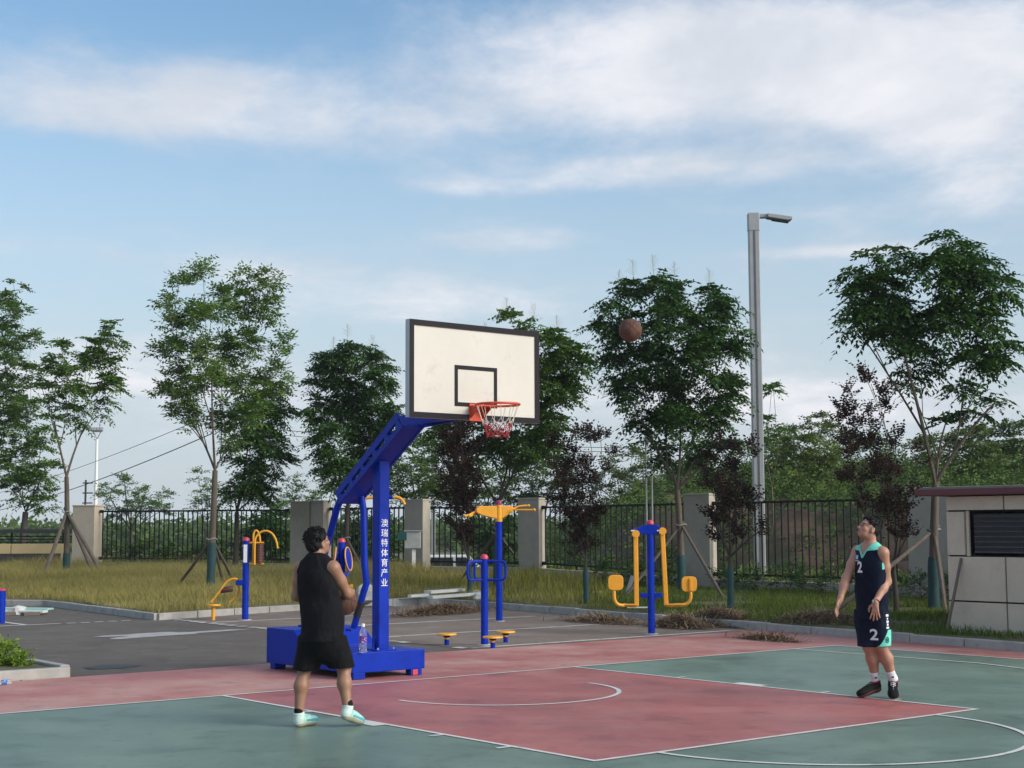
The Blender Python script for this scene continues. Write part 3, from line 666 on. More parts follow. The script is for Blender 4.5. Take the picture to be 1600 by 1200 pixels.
# ------------------------------------------------------------------ bottles
M_PET = bpy.data.materials.new('clear_plastic'); M_PET.use_nodes = True
b_ = M_PET.node_tree.nodes['Principled BSDF']; b_.inputs['Transmission Weight'].default_value = .9; b_.inputs['Roughness'].default_value = .08; b_.inputs['IOR'].default_value = 1.12; b_.inputs['Base Color'].default_value = (.92, .95, .97, 1)
def bottle(loc, rot, lab, col, cap, H=.24):
    r = empty('water_bottle', loc, 0, lab, 'bottle'); r.rotation_euler = rot; k = H/.24
    prof = [(.026, 0), (.032, .006), (.033, .05), (.031, .06), (.033, .07), (.033, .15), (.032, .165), (.022, .195), (.013, .212), (.013, .222)]
    MB().lathe([(a*k, b*k) for a, b in prof]).build('bottle_body', M_PET, r)
    MB().lathe([(.0337*k, .082*k), (.0337*k, .142*k)]).build('paper_label', mat('label_'+lab[:6], col, .4, .3, 60, wear=((.75, .72, .78), 55, .55, .6)), r)
    MB().lathe([(.0150*k, .216*k), (.0150*k, .238*k), (.012*k, .241*k)]).build('screw_cap', cap, r); return r
pb = gp(567, 1020, .302)
bottle((pb[0], pb[1], .302), (0, 0, .4), 'clear water bottle with purple label on the blue stand base', (.10, .015, .22), WHITE, .33)
qb = gp(17, 1064, .035); bottle((qb[0], qb[1], .03), (0, R_(90), R_(200)), 'crushed water bottle with blue label lying by the planter kerb', (.03, .16, .50), WHITE, .20)

# ------------------------------------------------------------------ outdoor fitness machines (local x = right in the photo, y = away)
def station(name, px, py, label, s=None):
    p = gp(px, py, 0); return empty(name, (p[0], p[1], -.008), -YAW, label, 'fitness machine', 'outdoor fitness machines')
def post_of(r, h, rad=.057, cap=REDCAP, capr=None):
    MB().cyl((0, 0, 0), (0, 0, h), rad, n=20).build('post', BLUE, r)
    MB().lathe([((capr or rad*1.12), h), ((capr or rad*1.12), h+.03), (rad*.8, h+.06), (rad*.2, h+.07)]).build('post_cap', cap, r)
    MB().lathe([(rad*1.9, 0), (rad*1.9, .012)]).build('base_plate', mat('pale_footing', (.42, .41, .39), .8), r)
def bez(*p, n=14):
    P_ = [np.array(q, float) for q in p]; o = []
    for t in np.linspace(0, 1, n):
        Q = P_
        while len(Q) > 1: Q = [Q[i]*(1-t)+Q[i+1]*t for i in range(len(Q)-1)]
        o.append(Q[0])
    return o
# A: back and leg massager
k = 1/82.0
r = station('massage_station', 383, 968, 'blue post with yellow arched handles and brown massage rollers, left of the player in black')
post_of(r, 1.50, .064)
MB().box((.0, -.066, 1.26), (.07, .006, .34)).build('instruction_plate', WHITE, r, False)
bt = MB()
for z in (.42, .78, .98, 1.12, 1.40): bt.cyl((-.075, 0, z), (-.055, 0, z), .016, n=8)
bt.build('bolt', WHITE, r)
def fx(px, py, y=0, x0=383, y0=968, kk=k): return np.array([(px-x0)*kk, y, (y0-py)*kk])
ha = MB(); ha.tube([fx(392, 881, .16), fx(392, 846, .16)]+bez(fx(392, 840, .16), fx(392, 824, .16), fx(402, 824, .16), fx(403, 848, .16)), .019, 8)
ha.tube([fx(398, 882, -.10), fx(398, 850, -.10)]+bez(fx(398, 846, -.10), fx(400, 826, -.10), fx(430, 818, -.10), fx(434, 857, -.10)), .019, 8); ha.build('arched_handle', YEL, r)
hb = MB(); hb.tube([fx(388, 848), fx(411, 848)], .018).tube([fx(388, 881), fx(411, 881)], .018).tube([fx(398, 848, -.10), fx(398, 848, .16)], .016).tube([fx(398, 881, -.1), fx(398, 881, .16)], .016); hb.build('roller_frame', YEL, r)
for i, y in enumerate((-.05, .09)):
    m = MB(); pr = []
    for q_ in range(25): z = q_/24*.36; pr.append((.052+(.007 if q_ % 2 else 0), z))
    m.lathe(pr, (fx(405, 880)[0]+.0, y, fx(405, 880)[2]), 14); m.build('roller', BROWNR, r)
MB().box(fx(375, 910), (.16, .12, .10)).build('leg_bracket', BLUE, r, False, .01)
lf_ = MB(); lf_.tube(bez(fx(371, 905, -.06), fx(360, 900, -.06), fx(350, 912, -.06), fx(346, 920, -.06))+[fx(330, 940, -.06)], .02, 8)
lf_.tube(bez(fx(369, 908, .08), fx(374, 922, .08), fx(372, 930, .08), fx(357, 941, .08)), .02, 8); lf_.build('leg_frame', YEL, r)
m = MB(); m.lathe([(.045, 0), (.058, .02), (.058, .22), (.045, .24)], fx(344, 922, -.02), 14, axis=fx(366, 919)-fx(344, 922)); m.build('leg_roller', BROWNR, r)
MB().lathe([(.015, 0), (.135, .0), (.14, .012), (.135, .03), (.0, .034)], fx(333, 946), 20).build('stool_seat', YEL, r)
MB().cyl(fx(333, 969), fx(333, 945), .036, n=14).build('stool_leg', YEL, r)
# B: tai chi wheel station, half hidden by the player
p = gp(533, 981)
r = empty('wheel_station', (p[0], p[1], -.008), -YAW, 'blue post with tilted blue and yellow wheels behind the player in black', 'fitness machine', 'outdoor fitness machines')
post_of(r, 1.49, .062)
for sx in (-1, 1):
    ax = np.array([sx*.96, -.16, .14]); c0 = np.array([sx*.115, -.02, 1.20])
    w = MB(); w.lathe([(.20, -.012), (.205, 0), (.20, .012), (0, .02)], c0, 28, axis=ax); w.lathe([(.0, -.02), (.20, -.012)], c0, 28, axis=ax)
    wh = w.build('wheel', BLUE, r)
    A_, B_, D_ = basis(ax); t = [c0+D_*.012+.205*(A_*math.cos(q_)+B_*math.sin(q_)) for q_ in np.linspace(0, 2*math.pi, 33)[:-1]]
    MB().tube(t, .011, 8, closed=True).build('wheel_rim', YEL, wh)
    MB().tube([c0, (sx*.05, 0, 1.20)], .03).build('axle', BLUE, r)
MB().tube(bez((.05, -.05, .98), (.05, -.14, .88), (.10, -.12, .86), (.14, -.05, 1.0)), .022).build('lower_bracket', BLUE, r)
MB().tube([(.06, 0, .72), (.15, -.02, .72)], .022).tube([(.15, -.02, .72), (.20, -.02, .73)], [.03, .036]).build('side_knob', YEL, r)
# C: pull-down trainer whose post hides behind the hoop post
p = gp(600, 962)
r = empty('pull_trainer', (p[0], p[1], -.008), -YAW, 'yellow pull handles on a post hidden behind the blue hoop post', 'fitness machine', 'outdoor fitness machines')
k3 = 30.5/2346
post_of(r, 2.2, .055)
def f3(px, py, y=0): return np.array([(px-600)*k3, y, (962-py)*k3])
MB().tube(bez(f3(566, 788), f3(570, 780), f3(580, 783), f3(594, 782)), .030).build('pull_handle', YEL, r)
MB().tube(bez(f3(612, 782), f3(622, 780), f3(628, 784), f3(631, 793)), .030).build('pull_handle', YEL, r)
MB().tube([f3(594, 782), f3(613, 782)], .04).build('hub', BLUE, r)
# D: waist twister with three discs
r = station('waist_twister', 757, 1007, 'blue waist twister with three round yellow standing discs')
post_of(r, 1.27, .054)
k4 = 1/105.2
def f4(px, py, y=0): return np.array([(px-757)*k4, y, (1007-py)*k4])
def loop(x0, x1, z0, z1, ang, rr=.05):
    pts = [np.array([x0, 0, z1])]
    pts += bez((x1-rr*1.5, 0, z1), (x1, 0, z1), (x1, 0, z1-rr*1.5), n=6)+bez((x1, 0, z0+rr*1.5), (x1, 0, z0), (x1-rr*1.5, 0, z0), n=6)+[np.array([x0, 0, z0])]
    M_ = np.array(Matrix.Rotation(ang, 3, 'Z')); return [M_ @ q_ for q_ in pts]
zt, zb = f4(0, 877)[2], f4(0, 906)[2]
for a_g in (R_(-12), R_(118), R_(222)): MB().tube(loop(.045, .325, zb, zt, a_g), .019, 8).build('handle_loop', BLUE, r)
base = gp(757, 1007)
def toloc(w_):
    dlt = w_-base; return np.array([dlt[0]*math.cos(YAW)-dlt[1]*math.sin(YAW), dlt[0]*math.sin(YAW)+dlt[1]*math.cos(YAW), 0])
for px, py in ((698, 1007), (770, 1012), (790, 1003)):
    c = toloc(gp(px, py)); ds = MB().lathe([(.0, .178), (.14, .172), (.148, .160), (.148, .150), (.14, .145), (.05, .143)], c, 26).build('standing_disc', YEL, r)
    MB().lathe([(.036, 0), (.036, .085)], c, 14).build('disc_leg', BLUE, ds)
    MB().lathe([(.034, .085), (.034, .115)], c, 14).build('disc_sleeve', YEL, ds)
    MB().lathe([(.04, .112), (.052, .122), (.052, .140), (.04, .146)], c, 14).build('bearing', BLACKM, ds)
# E: tall pull trainer with yellow wings
r = station('wing_trainer', 780, 970, 'tall blue post with yellow winged head and pull handles beside the waist twister')
k5 = 1/84.0
def f5(px, py, y=0): return np.array([(px-780.5)*k5, y, (970-py)*k5])
MB().cyl((0, 0, 0), (0, 0, f5(0, 812)[2]), .062, n=20).build('post', BLUE, r)
MB().lathe([(.11, 0), (.11, .012)]).build('base_plate', mat('pale_footing', (.42, .41, .39), .8), r)
MB().lathe([(.066, f5(0, 815)[2]), (.068, f5(0, 789)[2])]).build('collar', YEL, r)
MB().lathe([(.062, f5(0, 789)[2]), (.066, f5(0, 785)[2]), (.05, f5(0, 782)[2]), (.0, f5(0, 781.5)[2])]).build('post_cap', mat('magenta_cap', (.22, .02, .09), .5), r)
def wing(pts, ang):
    m = MB(); n_ = len(pts); m.prism([tuple(f5(*q_)[[0, 2]]) for q_ in pts], -.05, .05, 'xz'); w = m.build('wing', YEL, r, False, .015); w.rotation_euler = (0, 0, ang)
wing([(777, 791), (748, 790.5), (743, 795), (744, 801), (752, 805), (777, 811)], R_(14)); wing([(784, 791), (801, 790.5), (805, 795), (804, 799), (784, 811)], R_(14))
m = MB(); m.tube(bez(f5(747, 798, -.08), f5(741, 800, -.10), f5(737, 805, -.14), f5(728, 806, -.2)), .022).tube(bez(f5(747, 798, -.02), f5(742, 801), f5(738, 807, -.06), f5(735, 806, -.3)), .020); m.build('pull_handle', YEL, r)
m = MB(); m.tube(bez(f5(803, 796, .05), f5(808, 791, .08), f5(815, 790, .1), f5(827, 790, .12)), .018).tube(bez(f5(803, 796, -.05), f5(812, 797, -.08), f5(820, 797, -.1), f5(835, 797, -.12)), .018)
m.sph(f5(827.5, 790, .12), .028, 10, 6).sph(f5(836, 797, -.12), .030, 10, 6).sph(f5(728, 806, -.2), .030, 10, 6).sph(f5(735, 806, -.3), .028, 10, 6); m.build('pull_handle', YEL, r)
# F: two-seat push trainer
r = station('two_seat_trainer', 1018, 990, 'blue post trainer with two hanging yellow seats in front of the fence')
k6 = 1/96.1
def f6(px, py, y=0): return np.array([(px-1017.5)*k6, y, (990-py)*k6])
post_of(r, f6(0, 819)[2], .058)
hd = MB(); hd.prism([tuple(f6(*q_)[[0, 2]]) for q_ in ((987, 829), (1008, 820), (1027, 820), (1040, 827), (1036, 835), (990, 834.5))], -.06, .06, 'xz'); hd.build('head_beam', BLUE, r, False, .012)
hl = MB(); hl.box(f6(990, 829, -.066), (.07, .01, .02)).box(f6(1031, 829, -.066), (.07, .01, .02)); hl.build('head_badge', WHITE, r, False)
for sx, pts, seat, sp_y in ((-1, [(994.5, 834), (994.5, 947)], (961.5, 909.5), -.12), (1, [(1036.5, 830), (1041, 946)], (1077, 912.5), -.05)):
    m = MB(); a, b = f6(*pts[0]), f6(*pts[1])
    m.beam(a, b, .075, .07, up=(0, 1, 0)); arm = m.build('swing_arm', YEL, r, False, .012)
    m = MB(); m.cyl((a[0], -.08, a[2]), (a[0], .08, a[2]), .062, n=16); m.build('pivot', YEL, arm)
    e = f6(seat[0]+sx*(2), seat[1]+10, sp_y)
    m = MB(); m.tube([b+np.array([0, 0, .01]), f6(pts[1][0]+sx*8, 946), f6(pts[1][0]+sx*18, 945)]+bez(f6(pts[1][0]+sx*22, 945, sp_y*.5), f6(seat[0]+sx*4, 945, sp_y), f6(seat[0]+sx*3, 932, sp_y), e+np.array([0, .03, 0])), .028, 10); sf = m.build('seat_bar', YEL, arm)
    fr_ = MB(); fr_.box(f6(pts[1][0]+sx*14, 944, -.02), (.30, .10, .02)); fr_.build('foot_rest', YEL, arm, False, .006)
    m = MB(); c = f6(seat[0], seat[1], sp_y); ns = 28; w_, h_ = .125, .125
    pl = [(c[0]+w_*np.sign(math.cos(t))*abs(math.cos(t))**.55, c[2]+h_*np.sign(math.sin(t))*abs(math.sin(t))**.55) for t in np.linspace(0, 2*math.pi, ns, endpoint=False)]
    m.prism(pl, sp_y-.012, sp_y+.016, 'xz'); st = m.build('seat', YEL, arm, True, .008)
    if sx > 0: MB().box((c[0]+.02, sp_y-.024, c[2]-.01), (.05, .03, .20)).build('seat_spine', YEL, st, False, .008)
MB().box(f6(1017.5, 930), (.36, .07, .075)).build('stop_bar', BLUE, r, False, .006)
# G: capped stub post at the left edge
p = gp(1, 973); r = empty('stub_post', (p[0], p[1], -.008), -YAW, 'short blue post with red cap at the left edge of the photo', 'post')
MB().cyl((0, 0, 0), (0, 0, .60), .078, n=18).build('post', BLUE, r); MB().lathe([(.082, .60), (.082, .625), (.06, .64), (0, .642)]).build('post_cap', REDCAP, r)

# ------------------------------------------------------------------ lamps, poles, boxes
def ztop(px, py, base):
    '''height at which the vertical through base meets pixel row py'''
    e = np.array(base[:2])-CAM[:2]; r_ = ray(px, py); fw_ = np.array([math.sin(YAW), math.cos(YAW)]); return CAM[2]+r_[2]*(e @ fw_)/(r_[:2] @ fw_)
lp = dp(1188, 905, 37.0); lz = hz1(lp[0], lp[1])
lm = empty('street_lamp', (lp[0], lp[1], lz-.1), -YAW, 'tall grey square lamp post with one head high and one arm lower', 'street lamp')
k7 = 37.0/2346; Hl = ztop(1181, 333, lp)-lz+.1
sh = MB().box((0, 0, Hl/2), (.27, .20, Hl)).build('shaft', GREYM, lm, False, .02)
MB().box((0, -.101, (Hl-.3)/2), (.05, .012, Hl-.5)).build('shaft_groove', mat('dark_groove', (.09, .095, .10), .5), sh, False)
MB().box((0, 0, Hl-.24), (.29, .22, .46)).build('head_sleeve', GREYM, lm, False, .02)
def lamphead(x0, x1, z, t):
    m = MB(); s_ = 1 if x1 > x0 else -1
    m.box(((x0+x1)/2, 0, z), (abs(x1-x0), .16, .10)); a = m.build('lamp_arm', GREYM, lm, False, .012)
    m = MB(); h = .62
    m.prism([(x1, z+.05), (x1+s_*h, z-.04), (x1+s_*h, z-.11), (x1+s_*h*.8, z-.135), (x1, z-.05)], -.17, .17, 'xz'); hd_ = m.build('lamp_head', GREYM, lm, False, .015)
    MB().box((x1+s_*.34, 0, z-.122), (.42, .26, .02), (R_(9)*s_, 'Y')).build('lamp_lens', mat('dark_lens', (.05, .05, .05), .3), hd_, False)
lamphead(.10, .34, Hl-.08, .1)
zlow = ztop(1182, 553, lp)-lz+.1
m = MB(); m.beam((-.12, 0, zlow), (-.48, 0, zlow+.16), .16, .12); m.build('lower_arm', GREYM, lm, False, .01)
m = MB(); m.prism([(-.48, zlow+.10), (-1.05, zlow+.30), (-1.05, zlow+.22), (-.48, zlow+.21)], -.17, .17, 'xz'); m.build('lower_lamp_head', GREYM, lm, False, .01)
# second lamp post of the row, farther off behind the backboard
lp2 = dp(677, 800, 78.0); lz2 = hz1(lp2[0], lp2[1]); H2 = 8.9
l2 = empty('street_lamp', (lp2[0], lp2[1], lz2), -YAW, 'slender grey lamp post far behind, seen under the backboard', 'street lamp')
MB().box((0, 0, H2/2), (.22, .18, H2)).build('shaft', GREYM, l2, False, .015); MB().box((.5, 0, H2-.08), (1.0, .2, .1)).build('lamp_head', GREYM, l2, False)
# floodlight mast far left
fp = dp(149, 800, 190); z0 = hz1(fp[0], fp[1])
fm = empty('floodlight_mast', (fp[0], fp[1], z0), -YAW, 'white floodlight mast far away above the left fence', 'mast')
Hm = ztop(149, 674, fp)-z0
MB().tube([(0, 0, 0), (0, 0, Hm-1)], [.28, .16], 8).build('mast', WHITE, fm); MB().beam((-.6, 0, Hm), (.6, 0, Hm), .2, .2).beam((0, 0, Hm-1), (-.5, 0, Hm), .1, .1).beam((0, 0, Hm-1), (.5, 0, Hm), .1, .1).build('crossbar', GREYM, fm, False)
for x in (-.6, -.2, .2, .6): MB().box((x, -.1, Hm+.25), (.34, .3, .45), (R_(-25), 'X')).build('floodlight', GREYM, fm, False)
up = dp(133, 800, 150); z0 = hz1(up[0], up[1]); Hu = ztop(133, 750, up)-z0
um = empty('utility_pole', (up[0], up[1], z0), -YAW, 'thin dark utility pole with short crossarms, far left above the fence', 'utility pole')
MB().tube([(0, 0, 0), (0, 0, Hu)], .10, 6).build('pole', BLACKM, um)
for z in (Hu-.3, Hu-1.3, Hu-2.3): MB().box((.2, 0, z), (1.0, .1, .12)).build('crossarm', BLACKM, um, False)
# power lines
M_WIRE = mat('wire', (.05, .05, .06), .6)
def wire(pts, rad, label):
    m = MB(); a = dp(*pts[0]); b = dp(*pts[1]); P_ = []
    for t in np.linspace(0, 1, 15):
        q_ = a*(1-t)+b*t; q_ = q_.copy(); q_[2] -= pts[2]*4*t*(1-t); P_.append(q_)
    o = m.tube(P_, rad, 5).build('power_line', M_WIRE, None); tag(o, label, 'power line', 'overhead wires')
wire(((-60, 808, 110), (330, 678, 60), .5), .022, 'thick dark overhead wire sloping up to the sparse left tree')
wire(((-60, 783, 110), (330, 648, 60), .4), .014, 'thin upper overhead wire sloping up to the sparse left tree')
wire(((400, 668, 75), (1100, 700, 75), .3), .016, 'upper thin wire running level behind the hoop')
wire(((400, 676, 75), (1100, 706, 75), .3), .016, 'lower thin wire running level behind the hoop')
wire(((900, 712, 90), (1300, 700, 90), .2), .016, 'thin wire right of the big tree above the hill')
# twin-pipe post with a grey box
tp = dp(1015, 880, 34.3); z0 = hz1(tp[0], tp[1]); Ht = ztop(1015, 672, tp)-z0
tm = empty('sensor_post', (tp[0], tp[1], z0-.05), -YAW, 'pair of thin grey pipes carrying a small grey box, behind the two-seat trainer', 'post')
for x in (-.055, .075): MB().cyl((x, 0, 0), (x, 0, Ht-.05), .022, n=8).build('pipe', GREYM, tm)
MB().box((.02, 0, Ht-.1), (.20, .16, .27)).build('box', GREYM, tm, False, .01)
# meter box on its stand, with the green letter box
mp_ = dp(650, 890, 39.6); mp_[2] = hz1(mp_[0], mp_[1]); mb = empty('meter_box', (mp_[0], mp_[1], mp_[2]-.05), -YAW, 'pale grey meter box on a single leg in front of a fence pillar', 'box')
kk = np.dot(mp_-CAM, _F)/2346; zt = dp(650, 830, kk*2346)[2]-mp_[2]; zb = dp(650, 857, kk*2346)[2]-mp_[2]
MB().box((-.09, 0, (zt+zb)/2+.05), (.42, .22, zt-zb)).build('cabinet', mat('pale_cabinet', (.36, .38, .37), .5), mb, False, .012)
MB().box((-.09, -.01, zt+.06), (.46, .27, .025)).build('rain_cover', MATS['pale_cabinet'], mb, False)
MB().box((-.06, 0, zb/2+.03), (.09, .09, zb+.06)).build('leg', WHITE, mb, False)
lb = MB().box((0, 0, 0), (.25, .10, .22)).build('green_letter_box', mat('teal_plastic', (.012, .075, .075), .45), None, False, .012, loc=dp(628, 838, kk*2346-.25)); lb.rotation_euler = (0, 0, -YAW)
tag(lb, 'dark green box hanging on the left side of the pale meter box', 'box')
# sign on the hillside
sp_ = dp(1241, 738, 58); zsg = hz1(sp_[0], sp_[1]); sg = empty('hill_sign', (sp_[0], sp_[1], zsg), -YAW, 'small turquoise sign on a post among the hillside trees', 'sign')
MB().box((0, 0, sp_[2]-zsg), (.34, .03, .2)).build('sign_plate', mat('turquoise_sign', (.08, .36, .32), .5), sg, False); MB().cyl((0, .03, -.2), (0, .03, sp_[2]-zsg), .025, n=6).build('sign_post', GREYM, sg)
# ------------------------------------------------------------------ trees
M_BARK = mat('grey_brown_bark', (0.115, 0.090, 0.068), 0.9, 0.25, 9, 0.7, 40, sc=(1, 1, .35))
M_BARKD = mat('dark_bark', (0.055, 0.043, 0.037), 0.9, 0.25, 9, 0.6, 40, sc=(1, 1, .35))
M_WRAP = mat('teal_trunk_wrap', (0.016, 0.058, 0.062), 0.75, 0.25, 6, 0.5, 40, sc=(1, 1, 5))
M_STAKE = mat('stake_wood', (0.115, 0.092, 0.075), 0.9, 0.25, 8, 0.4, 40)
LF_DARK = leafmat('dark_leaf', (0.019, 0.049, 0.012), (0.058, 0.137, 0.025), (0.132, 0.201, 0.035), .18)
LF_MID = leafmat('mid_leaf', (0.037, 0.087, 0.017), (0.114, 0.209, 0.037), (0.202, 0.236, 0.057), .25)
LF_ASH = leafmat('ash_leaf', (0.066, 0.143, 0.034), (0.186, 0.296, 0.068), (0.284, 0.333, 0.091), .28)
LF_OLIVE = leafmat('olive_leaf', (0.050, 0.091, 0.022), (0.141, 0.190, 0.041), None, .25)
LF_HILL = leafmat('hill_leaf', (0.031, 0.068, 0.015), (0.096, 0.158, 0.027), None, .2, nscale=.35)
LF_PLUM = leafmat('plum_leaf', (0.016, 0.012, 0.009), (0.050, 0.030, 0.022), (0.113, 0.039, 0.029), .15)
LF_YEL = leafmat('yellow_green_leaf', (0.052, 0.091, 0.021), (0.163, 0.215, 0.047), None, .3)
LF_BRIGHT = leafmat('bright_shrub_leaf', (0.081, 0.157, 0.016), (0.252, 0.368, 0.038), None, .3)
def nrm_(a): return a/np.maximum(1e-9, np.linalg.norm(a, axis=-1, keepdims=True))
def leaves(P, D, rng, L=.32, pairs=5, ll=.09, lw=.04, droop=.35, spread=.9):
    M = len(P); D = nrm_(D); up = np.array([0, 0, 1.0])+rng.normal(0, .25, (M, 3)); Sd = nrm_(np.cross(D, up)); N = np.cross(Sd, D)
    Ls = L*rng.uniform(.7, 1.2, (M, 1)); V = []
    def leaflet(t, side, sz):
        B = P+D*Ls*t; B = B-np.array([0, 0, 1.0])*droop*t*t*Ls
        ld = nrm_(D*(.45 if side else 1.0)+Sd*side*spread+N*rng.normal(0, .22, (M, 1))-np.array([0, 0, 1.0])*(.22+droop*t*.6)+rng.normal(0, .14, (M, 3)))
        w = nrm_(np.cross(ld, N+.3*rng.normal(0, 1, (M, 3)))); l_ = ll*sz*rng.uniform(.75, 1.15, (M, 1)); ww = lw*sz/2
        mid = B+ld*l_*.45-np.array([0, 0, 1.0])*l_*.03
        V.append(np.stack([B, mid+w*ww, B+ld*l_-np.array([0, 0, 1.0])*l_*.10, mid-w*ww], 1))
    for k in range(pairs):
        t = .18+.78*k/max(1, pairs-.3)
        for sd in (-1, 1): leaflet(t, sd, 1-.45*abs(t-.5))
    leaflet(1.0, 0, 1.0)
    V = np.concatenate([v.reshape(-1, 3) for v in V]); F = np.arange(len(V)).reshape(-1, 4)
    return V, F
STY = {   # compound-leaf recipes: clusters per m2 of blob, leaves per cluster, leaf numbers
    'pinnate': dict(dens=66, per=9, L=.40, pairs=5, ll=.125, lw=.056, droop=.55),
    'ash': dict(dens=75, per=8, L=.26, pairs=3, ll=.12, lw=.045, droop=.15),
    'plum': dict(dens=260, per=7, L=.26, pairs=4, ll=.075, lw=.045, droop=.05),
    'mid': dict(dens=50, per=7, L=.42, pairs=4, ll=.15, lw=.07, droop=.35),
    'far': dict(dens=34, per=8, L=.5, pairs=3, ll=.17, lw=.085, droop=.3),
    'shrub': dict(dens=120, per=4, L=.12, pairs=3, ll=.06, lw=.03, droop=.1)}
def tree(name, label, cat, px, depth, blobs, fork, lmat, style, seed, r0=.09, bark=None, group=None, zpx=None, dens=1.0, dspread=.8, wrap=0.0, vstretch=1.0, lift=.25, lean=None, basept=None, limbs_r=.5, sprays=0, ragg=1.0):
    rng = np.random.default_rng(seed); st = STY[style]; k = depth/FOC
    b = dp(px, 850, depth) if basept is None else np.array(basept, float)
    b = np.array([b[0], b[1], hz1(b[0], b[1])-.06])
    root = empty(name, b, 0, label, cat, group); bark = bark or M_BARK
    fw = np.array([math.sin(YAW), math.cos(YAW), 0])
    C_ = []
    ys = [q[0] for q in blobs]; cx = fork[0]
    for q in blobs:
        p = dp(q[0], q[1], depth); off = rng.uniform(-1, 1)*dspread*max(.25, 1-abs(q[0]-cx)*k/2.2); C_.append((p+fw*off-b, q[2]*k))
    fk = dp(fork[0], fork[1], depth)-b
    wood = MB(); nodes = []
    mid = fk*.5+rng.normal(0, .03, 3)*np.array([1, 1, 0])
    if lean is not None: mid = mid+np.array(lean)
    tp = bez((0, 0, -.05), mid, fk, n=8); r1 = r0*.72
    wood.tube(tp, list(np.linspace(r0*1.08, r1, 8)), 10)
    nodes.append((fk, r1, 0.0)); nodes.append((tp[-2], r1*1.05, 0.12))
    for c, r in sorted(C_, key=lambda t: np.linalg.norm(t[0]-fk)):
        best = None
        for (n_, rr, ln) in nodes:
            if n_[2] > c[2]-.05: continue
            cst = np.linalg.norm(c-n_)+.95*ln
            if best is None or cst < best[0]: best = (cst, n_, rr, ln)
        if best is None: best = (0, fk, r1, 0)
        _, n_, rr, ln = best; Ld = np.linalg.norm(c-n_)
        ctl = n_*.5+c*.5+np.array([0, 0, .05*Ld])+rng.normal(0, .035*Ld, 3)
        if ln < .2: ctl = n_*.5+c*.5+np.array([0, 0, .07*Ld])+rng.normal(0, .03*Ld, 3)
        pts = bez(n_, ctl, c, n=7); ra = min(rr*.66, r1*limbs_r*1.15, .014+.014*Ld); rb = max(.006, ra*.45)
        wood.tube(pts, list(np.linspace(ra, rb, 7)), 6, caps=False)
        for i in (2, 3, 4, 5, 6): nodes.append((pts[i], ra+(rb-ra)*i/6, ln+Ld*i/6))
    NP = np.array([n_[0] for n_ in nodes])
    PP = []; DD = []; twig = MB()
    for c, r in C_:
        n_ = max(2, int(st['dens']*dens*r*r*1.6+.5))
        u = nrm_(rng.normal(0, 1, (n_, 3))); rad = r*ragg*rng.uniform(.12, 1.25, (n_, 1))**.6
        p = c+u*rad*np.array([1, 1, vstretch])
        for j in range(n_):
            i = np.argmin(np.linalg.norm(NP-p[j], axis=1)+.3*np.maximum(0, NP[:, 2]-p[j, 2])); a = NP[i]
            if np.linalg.norm(a-p[j]) > .1: twig.tube([a, (a+p[j])/2+np.array([0, 0, .04*r]), p[j]], [.008, .006, .004], 3, caps=False)
        per = st['per']
        for q_ in range(per):
            az = 2.4*q_+rng.uniform(0, 6.28, n_); dirs = np.stack([np.cos(az), np.sin(az), rng.uniform(-.25, .7, n_)], 1)
            dirs = dirs+.55*u+np.array([0, 0, lift]); PP.append(p+rng.normal(0, .03, (n_, 3))); DD.append(dirs)
    PP = np.concatenate(PP); DD = np.concatenate(DD)
    V, F = leaves(PP, DD, rng, st['L'], st['pairs'], st['ll'], st['lw'], st['droop'])
    cr = npobj('crown', V, F, lmat, root)
    if sprays:      # pale seed panicles standing above the crown
        sp = MB()
        for c, r in sorted(C_, key=lambda t: -t[0][2])[:sprays]:
            a = c+np.array([rng.normal(0, .1), rng.normal(0, .1), r*.8])
            sp.tube([a, a+np.array([rng.normal(0, .05), 0, .42])], [.006, .003], 3)
            for z in np.linspace(.08, .36, 7):
                for sg_ in (-1, 1): sp.tube([a+np.array([0, 0, z]), a+np.array([sg_*(.20-.42*z), rng.normal(0, .05), z+.08])], [.004, .002], 3)
        sp.build('seed_panicles', mat('dry_panicle', (.20, .17, .10), .9), cr, False)
    tr = wood.build('trunk', bark, root); twig.build('twigs', bark, tr, False)['kind'] = 'stuff'
    if wrap:
        zz = np.linspace(0.0, wrap, 6); T = np.array(tp); P_ = [np.array([np.interp(z, T[:, 2], T[:, 0]), np.interp(z, T[:, 2], T[:, 1]), z]) for z in zz]
        MB().tube(P_, [r0*1.16+.006*math.sin(i*2.1) for i in range(6)], 12).build('trunk_wrap', M_WRAP, root)
    return root
def stakes(tie, depth, feet, label, rad=.036):
    """poles tied to a trunk: feet are pixels on the lawn"""
    tp_ = dp(tie[0], tie[1], depth); q0 = lpt(*feet[0])
    r = empty('tree_support', (tp_[0], tp_[1], hz1(tp_[0], tp_[1])), 0, label, 'tree support', 'tree supports'); o_ = np.array(r.location)
    for i, f_ in enumerate(feet):
        p = lpt(*f_) if len(f_) == 2 else np.array([*dp(f_[0], f_[1], f_[2])[:2], 0.0])
        p[2] = hz1(p[0], p[1])-.05; e = tp_+(tp_-p)*.05; e = e+np.array([0, 0, .02*i])
        MB().tube([p-o_, (p+e)/2-o_+np.array([.01, .0, -.01]), e-o_], [rad, rad*.95, rad*.8], 8).build('pole', M_STAKE, r)
    MB().tube([tp_-o_+np.array([.12*math.cos(t), .12*math.sin(t), .02*math.sin(3*t)]) for t in np.linspace(0, 6.28, 13)[:-1]], .014, 5, closed=True).build('tie', mat('tie_cord', (.30, .29, .26), .9), r)
G1 = 'young trees on the lawn'; G2 = 'purple-leaved plum trees on the lawn'
